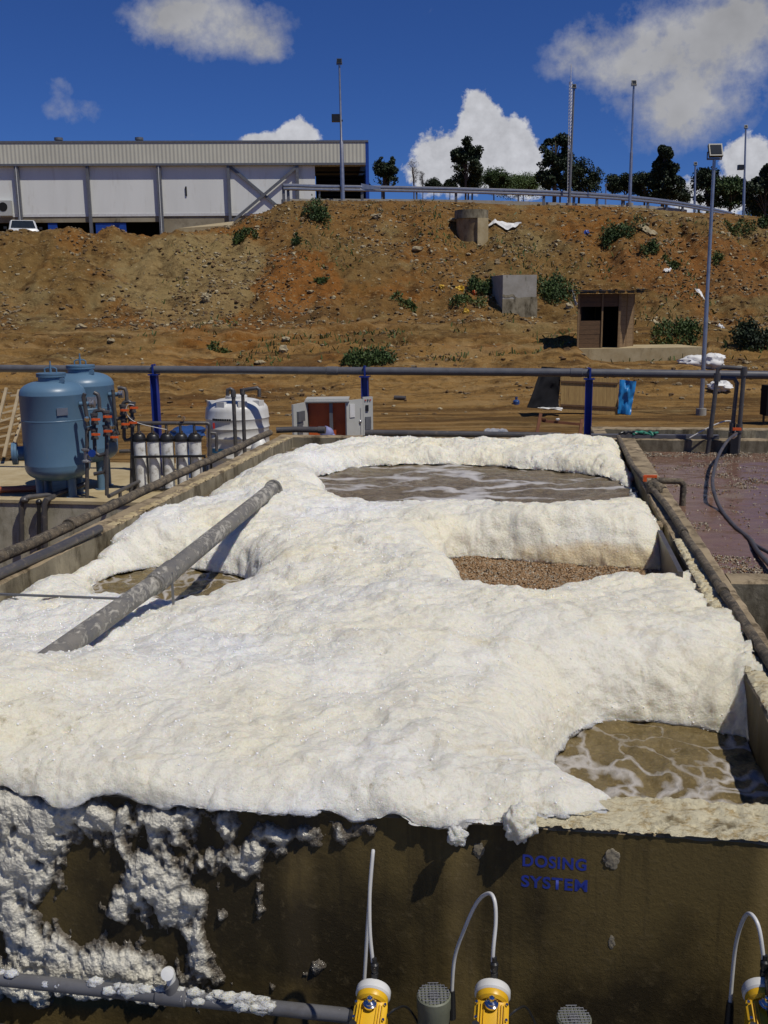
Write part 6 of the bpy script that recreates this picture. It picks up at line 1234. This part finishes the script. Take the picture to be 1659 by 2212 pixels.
lamp(1360, 446, 1369, 186, 54.5, .09, .05, 'slim lamp post on the crest right of the lattice mast', .62)
lamp(1500, 470, 1502, 358, 95, .12, .08, 'short distant lamp post left of the nearest tall one', .7)
lamp(1606, 470, 1611, 278, 75, .10, .06, 'lamp post near the right frame edge before the cumulus', .55, (1606, 362))
lamp(1308, 450, 1309, 403, 110, .10, .07, 'tiny far lamp post between the crest trees', .6)
lamp(1229, 446, 1240, 192, 55, .08, .05, 'lamp post standing against the lattice mast', .5, mat='dsteel')
t = thing('lattice_mast', 'thin pale lattice radio mast behind the crest trees', 'mast', atY(1229, 445, 58)); b = atY(1229, 448, 58); tp = atY(1233, 176, 58); ms = MT['steel']; w = .11; legs = []
for k in range(3): a = 2 * math.pi * k / 3 + .4; legs.append((b + [w * math.cos(a), w * math.sin(a), 0], tp + [w * .8 * math.cos(a), w * .8 * math.sin(a), 0]))
m = MB()
for (p, q) in legs: m.cyl(p, q, .018, n=6)
part(t, 'mast_legs', m, MT['white'])
m = MB(); n = 38
for i in range(n):
    for k in range(3): p = legs[k][0] + (legs[k][1] - legs[k][0]) * i / n; q = legs[(k + 1) % 3][0] + (legs[(k + 1) % 3][1] - legs[(k + 1) % 3][0]) * (i + 1) / n; m.cyl(p, q, .009, n=4)
part(t, 'lattice_bracing', m, MT['white']); m = MB(); m.cyl(tp, tp + [0, 0, .9], .02, n=6); part(t, 'antenna', m, MT['white'])

# ------------------------------------------------------------------ trees behind the crest
def tree(px, ytop, ybase, hw, Y_, kind, mat, label, seed):
    rs = np.random.RandomState(seed); s = mpp(Y_); b = atY(px, ybase, Y_); H = (ybase - ytop) * s; Wd = hw * s; gz = min(float(terr(b[0], b[1])), b[2]) - .5
    t = thing('tree', label, 'tree', (b[0], b[1], gz), 'trees beyond the crest'); m = MB(); top = b + [0, 0, H * .9]
    tr = .035 * H * (.6 if kind in ('bare', 'umbrella') else 1); base = np.array([b[0], b[1], gz]); m.tube([base, b + [.1 * rs.randn(), 0, H * .3], b + [.2 * rs.randn() * .5, 0, H * .6], top], [tr * 1.2, tr, tr * .7, tr * .2], 8)
    cl = []
    if kind == 'umbrella': spec = [((u_ := rs.uniform(-.9, .9)), min(.98, rs.uniform(.45, 1.0) * (1 - .25 * abs(u_))), rs.uniform(.13, .27)) for _ in range(30)]
    elif kind == 'cone': spec = [((1 - h_) * rs.uniform(-.95, .95) * 1.15, h_, (.34 - .20 * h_)) for h_ in np.linspace(.12, .97, 34)]
    elif kind == 'tall': spec = [(rs.uniform(-.75, .75) * (1 - .5 * max(0, h_ - .6) / .4), h_, rs.uniform(.22, .38)) for h_ in np.linspace(.15, .92, 30)]
    elif kind == 'bare': spec = [(rs.uniform(-.8, .8) * (1 - h_ * .6), h_, .3) for h_ in np.linspace(.3, .95, 14)]
    else: spec = [(math.cos(a) * rs.uniform(.1, .8), .45 + .42 * math.sin(a) * rs.uniform(.3, 1), rs.uniform(.28, .45)) for a in np.linspace(-.6, math.pi + .6, 26)]
    V = []
    for (fx, fz, fr_) in spec:
        c = b + [fx * Wd, rs.uniform(-.6, .6) * Wd, fz * H]; r = fr_ * Wd * (1.25 if kind != 'umbrella' else 1.3) * rs.uniform(.7, 1.25); m.tube([b + [0, 0, max(.15, fz - .35) * H], (b + [0, 0, fz * H] + c) / 2 - [0, 0, .05 * H], c], [tr * .35, tr * .22, tr * .1], 5)
        n = int({'bare': 70, 'umbrella': 620}.get(kind, 900) * max(1, hw / 26)); d = rs.randn(n, 3); d /= np.linalg.norm(d, axis=1)[:, None]; rad = r * rs.rand(n, 1)**.8 * 1.45; p = c + d * rad * [1, 1, .8]; kq = vn3(p[:, 0] * .9, p[:, 1] * .9, p[:, 2] * .9, seed) + .35 * vn3(p[:, 0] * 2.3, p[:, 1] * 2.3, p[:, 2] * 2.3, seed + 1) > (.67 if kind not in ('bare', 'umbrella') else .5 if kind == 'umbrella' else .3); p = p[kq]; n = len(p)
        L_ = rs.uniform(.5, 1.0, n) * ( .028 if kind == 'bare' else .042) * H + .10; L_ = np.minimum(L_, .34); a = rs.randn(n, 3); a /= np.linalg.norm(a, axis=1)[:, None]; e = np.cross(a, rs.randn(n, 3)); e /= np.linalg.norm(e, axis=1)[:, None]
        ew = .10 if kind == 'bare' else .42
        V.append(np.stack([p - a * L_[:, None] * .5, p + e * L_[:, None] * ew, p + a * L_[:, None] * .5, p - e * L_[:, None] * ew], 1).reshape(-1, 3))
    part(t, 'trunk', m, MT['bark']); V = np.concatenate(V) - np.array([b[0], b[1], gz]); me = np_mesh('crown', V, np.arange(len(V)).reshape(-1, 4), [mat], False); o = bpy.data.objects.new('crown', me); COL.objects.link(o); o.parent = t
TR = [(831,348,410,26,150,'tall','leafd','dark bushy tree just right of the warehouse corner'),(893,352,410,18,150,'bare','dry','thin grey leafless tree between the warehouse and the crown tree'),(912,374,410,9,150,'bare','dry','slighter bare sapling beside the leafless tree'),
      (1007,318,408,29,140,'umbrella','leafd','tall tree with open umbrella crown against the middle cloud'),(1010,368,412,27,142,'round','leafd','dark bush beneath the umbrella-crowned tree'),(937,390,412,15,145,'round','leafd','small round dark tree left of the umbrella-crowned tree'),(972,390,412,10,145,'round','leafd','tiny dark bush between two taller trees'),
      (1068,378,412,34,150,'round','leafm','broad low tree right of the umbrella-crowned tree'),(1130,390,414,42,155,'round','leafl','light green low bush before the big tree'),(1197,306,418,34,135,'tall','leafd','tallest dense dark tree left of the lattice mast'),(1250,360,424,34,138,'round','leafd','rounded dark tree leaning right of the mast'),
      (1352,378,430,34,135,'umbrella','leafd','sparse dark tree left of the second crest lamp post'),(1432,328,436,34,130,'cone','leafd','pointed dark tree on the right skyline'),(1392,378,432,24,132,'round','leafd','small dark tree left of the pointed tree'),(1528,376,452,30,125,'tall','leafd','dark tree immediately left of the nearest lamp post'),
      (1578,386,462,32,122,'round','leafm','rounded tree right of the nearest lamp post'),(1650,374,478,38,115,'umbrella','leafd','loose leafy tree cut by the right frame edge'),(1650,430,478,36,117,'round','leafd','dense lower bush under the right-edge tree'),(1470,410,440,24,134,'round','leafd','low bush behind the guardrail on the right')]
for i, a in enumerate(TR): tree(a[0], a[1], a[2], a[3], a[4], a[5], MT[a[6]], a[7], 300 + i)

# ------------------------------------------------------------------ dosing pumps, motors, hoses, low pipe in front
def pump(px, lab, hosepts, lab2, vw=2.52):
    c = toUV(atv(px, 2156, vw)); u, z = c[0], c[2]; t = thing('dosing_pump', lab, 'pump', UVZ(u, vw - .05, -.84), 'yellow dosing pumps below the wall')
    def Pn(du, dv, dz): return UVZ(u + du, vw + dv, z + dz)
    ax = Pn(0, 0, 0) - Pn(0, 1, .35); ax /= np.linalg.norm(ax)
    m = MB(); m.lathe(Pn(0, .055, .005), [(.044, 0.012), (.050, .014), (.053, .02), (.053, .038), (.048, .043)], 44, ax); part(t, 'pump_head', m, MT['white']); m = MB(); m.lathe(Pn(0, .012, -.010), [(.047, -.004), (.048, .004), (.045, .014), (.035, .020), (.033, .014)], 44, ax); part(t, 'head_cover', m, MT['yellow'])
    # yellow housing: a rounded box sloping towards the viewer
    m = MB(); sec = []; ww = .050
    for (dv, dz, w, h_) in ((.012, .006, .044, .035), (.0, .004, .047, .05), (-.012, -.004, ww, .07), (-.10, -.045, ww, .11), (-.22, -.10, ww, .12), (-.24, -.13, ww * .9, .09)):
        r_ = .012; ring_ = [(-w, -h_), (w, -h_), (w, -r_), (w - r_, 0), (w * .45, .003), (-w * .45, .003), (-w + r_, 0), (-w, -r_)]; sec.append([Pn(a, dv, dz + b) for a, b in ring_])
    V = [p for s_ in sec for p in s_]; k = 8; F = [(i * k + j, (i + 1) * k + j, (i + 1) * k + (j + 1) % k, i * k + (j + 1) % k) for i in range(len(sec) - 1) for j in range(k)] + [tuple(range(k)), tuple((len(sec) - 1) * k + j for j in range(k))[::-1]]
    m.add(V, F); bdy = part(t, 'housing', m, MT['yellow'], ang=40)
    m = MB()
    for q in (-.037, -.029, -.021, .021, .029, .037):
        a = Pn(q, -.022, -.002); b = Pn(q, -.10, -.038); d = b - a; L_ = np.linalg.norm(d); m.tube([a, b], .0022, 6)
    part(bdy, 'cooling_ribs', m, MT['yellow'])
    m = MB(); m.lathe(Pn(0, -.03, .002), [(.020, 0), (.020, .006), (.015, .008), (.015, .014), (.008, .018), (.008, .030), (.004, .034)], 24, (0, -.25, 1)); part(bdy, 'adjusting_knob', m, MT['chrome'])
    m = MB(); m.lathe(Pn(-.042, -.085, -.026), [(.011, 0), (.011, .004), (.004, .004)], 16, (0, -.3, 1)); part(bdy, 'plug', m, MT['black'])
    m = MB(); m.box(Pn(.004, -.135, -.052), (.060, .07, .004), B=(UVZ(1, 0, 0), (UVZ(0, 1, .45)) / 1.1, np.cross(UVZ(1, 0, 0), UVZ(0, 1, .45) / 1.1))); part(bdy, 'label_plate', m, MT['dried'])
    m = MB(); m.box(Pn(0, -.10, (-.84 - z) / 2 - .06), (.10, .22, max(.04, z - .12 + .84 - .02)), -TY); part(t, 'base', m, MT['black'])
    m = MB(); m.tube(smooth_path([Pn(.05, -.03, -.03), Pn(.075, -.01, -.02), Pn(.10, .05, -.06), Pn(.13, .10, -.16), Pn(.16, .12, -.28)]), .0035, 8); part(t, 'power_cable', m, MT['black'])
    m = MB()
    for q_ in ((-.044, -.018), (.044, -.018), (-.044, -.06), (.044, -.06)): m.lathe(Pn(q_[0], q_[1], -.004 + (q_[1] + .018) * .42), [(.004, 0), (.004, .004)], 10, (0, -.3, 1))
    part(bdy, 'screws', m, MT['chrome'])
    m = MB(); m.lathe(Pn(.004, .035, .045), [(.011, 0), (.011, .015), (.008, .016), (.012, .03), (.012, .045), (.007, .05), (.007, .065)], 20); part(t, 'outlet_fitting', m, MT['black'])
    hp_ = [atv(x, y, v) for (x, y, v) in hosepts]; hp_ = smooth_path(hp_, 10); th_ = thing('dosing_hose', lab2, 'hose', hp_[0], 'thin white dosing hoses'); m = MB(); m.tube(hp_, .0058, 12); part(th_, 'hose_tube', m, MT['hose'])
    e = hp_[-1]; m = MB(); m.tube([e + [0, 0, .01], e + [0, 0, -.02], e + [0, 0, -.09]], [.010, .012, .014], 12); part(th_, 'end_fitting', m, MT['black'])
pump(803, 'yellow dosing pump at the lower middle, leftmost of the three', [(808, 2118, 2.56), (806, 2085, 2.56), (799, 2010, 2.57), (799, 1920, 2.6), (806, 1838, 2.63), (801, 1900, 2.68), (794, 2000, 2.70), (787, 2120, 2.70)], 'narrow white hose loop above the leftmost pump')
pump(1063, 'yellow dosing pump in the middle of the three', [(1064, 2140, 2.56), (1065, 2060, 2.56), (1071, 1990, 2.58), (1068, 1945, 2.60), (1055, 1930, 2.63), (1030, 1950, 2.66), (1002, 2010, 2.68), (982, 2070, 2.70), (976, 2145, 2.70)], 'white hose arching left from the middle pump')
pump(1650, 'yellow dosing pump cut by the right frame edge', [(1652, 2125, 2.56), (1648, 2060, 2.56), (1638, 2000, 2.58), (1620, 1974, 2.62), (1604, 1990, 2.66), (1588, 2050, 2.69), (1577, 2170, 2.70)], 'white hose arching left from the pump at the right edge')
def motor(px, py, lab, v=2.60):
    c = atv(px, py, v); r = 32 * mpp(3.35) / 1.0; t = thing('motor', lab, 'motor', (c[0], c[1], -.84), 'grilled motors between the pumps'); m = MB()
    m.lathe((c[0], c[1], -.84), [(r * .9, 0), (r * .95, c[2] + .84 - .05), (r, c[2] + .84 - .04), (r, c[2] + .84), (r * .93, c[2] + .84 + .004), (r * .92, c[2] + .84 - .003)], 40); part(t, 'motor_case', m, MT['greenm'])
    m = MB(); n = 9
    for k in range(-4, 5):
        q = k / 4.6 * r; hl = math.sqrt(max(r * r * .86 - q * q, 0)); m.tube([(c[0] + q, c[1] - hl, c[2] + .006), (c[0] + q, c[1] + hl, c[2] + .006)], .0014, 5); m.tube([(c[0] - hl, c[1] + q, c[2] + .0085), (c[0] + hl, c[1] + q, c[2] + .0085)], .0014, 5)
    part(t, 'fan_guard', m, MT['steel']); m = MB(); m.lathe((c[0], c[1], c[2] - .001), [(r * .35, 0), (r * .3, .006)], 20); part(t, 'fan_hub', m, MT['dsteel'])
motor(937, 2150, 'grey-green motor with wire fan guard between two yellow pumps'); motor(1240, 2200, 'lower grilled motor right of the middle pump, mostly below the frame')
fp = thing('low_pipe', 'foam-spattered grey pipe running along the foot of the dark front wall', 'pipe', atv(370, 2150, 2.74))
a = atv(-60, 2108, 2.72); b = atv(372, 2152, 2.72); c = atv(770, 2196, 2.72); d = (c - a) / np.linalg.norm(c - a); m = MB(); m.tube([a, c], .024, 20); part(fp, 'pipe_length', m, MT['gpipe'])
m = MB(); m.tube([b - d * .055, b - d * .05, b + d * .05, b + d * .055], [.026, .031, .031, .026], 20); m.tube([b, b + [0, .0, .045], b + [-.004, 0, .05]], [.024, .026, .028], 18); part(fp, 'tee', m, MT['gpipe']); m = MB(); m.tube([b + [0, 0, .05], b + [0, -.004, .085]], .016, 14); m.lathe(b + [-.004, -.015, .10], [(.022, 0), (.022, .016), (.008, .018)], 20, (0, -1, .5)); part(fp, 'cap', m, MT['filt'])
m = MB(); m.tube([c - d * .02, c + d * .05], .030, 18); part(fp, 'end_coupling', m, MT['black'])
# foam clinging to the low pipe
m = MB(); rs = np.random.RandomState(5)
for k in range(60):
    t = rs.rand()**1.0 * .8; 
    if .28 < t < .33 or (.13 < t < .2): continue
    p = a + (c - a) * t + np.array([0, -.008, .018]); s = rs.uniform(.008, .026) * (1.25 if t < .2 else 1); m.blob(p + rs.uniform(-.012, .012, 3), (s * 1.5, s * .8, s * .8), k, .35, 14, 9, 2.5)
solo('pipe_foam', m, MT['foam'], 'lumps of foam clinging to the low grey pipe', 'foam', kind='stuff', ang=180)
# black drum added at the frame edge to cast shade on the wall
dm = thing('shade_drum', 'black drum added at the lower right frame edge to shade the wall', 'drum', atv(1835, 2000, 2.50)); q = atv(1835, 2000, 2.50); m = MB(); m.lathe((q[0], q[1], -1.35), [(.19, 0), (.20, .02), (.20, 1.12), (.16, 1.20), (.08, 1.22)], 40); part(dm, 'drum_body', m, MT['black']); m = MB(); m.cyl((q[0], q[1], -.14), (q[0], q[1], -.09), .05); part(dm, 'drum_cap', m, MT['black'])
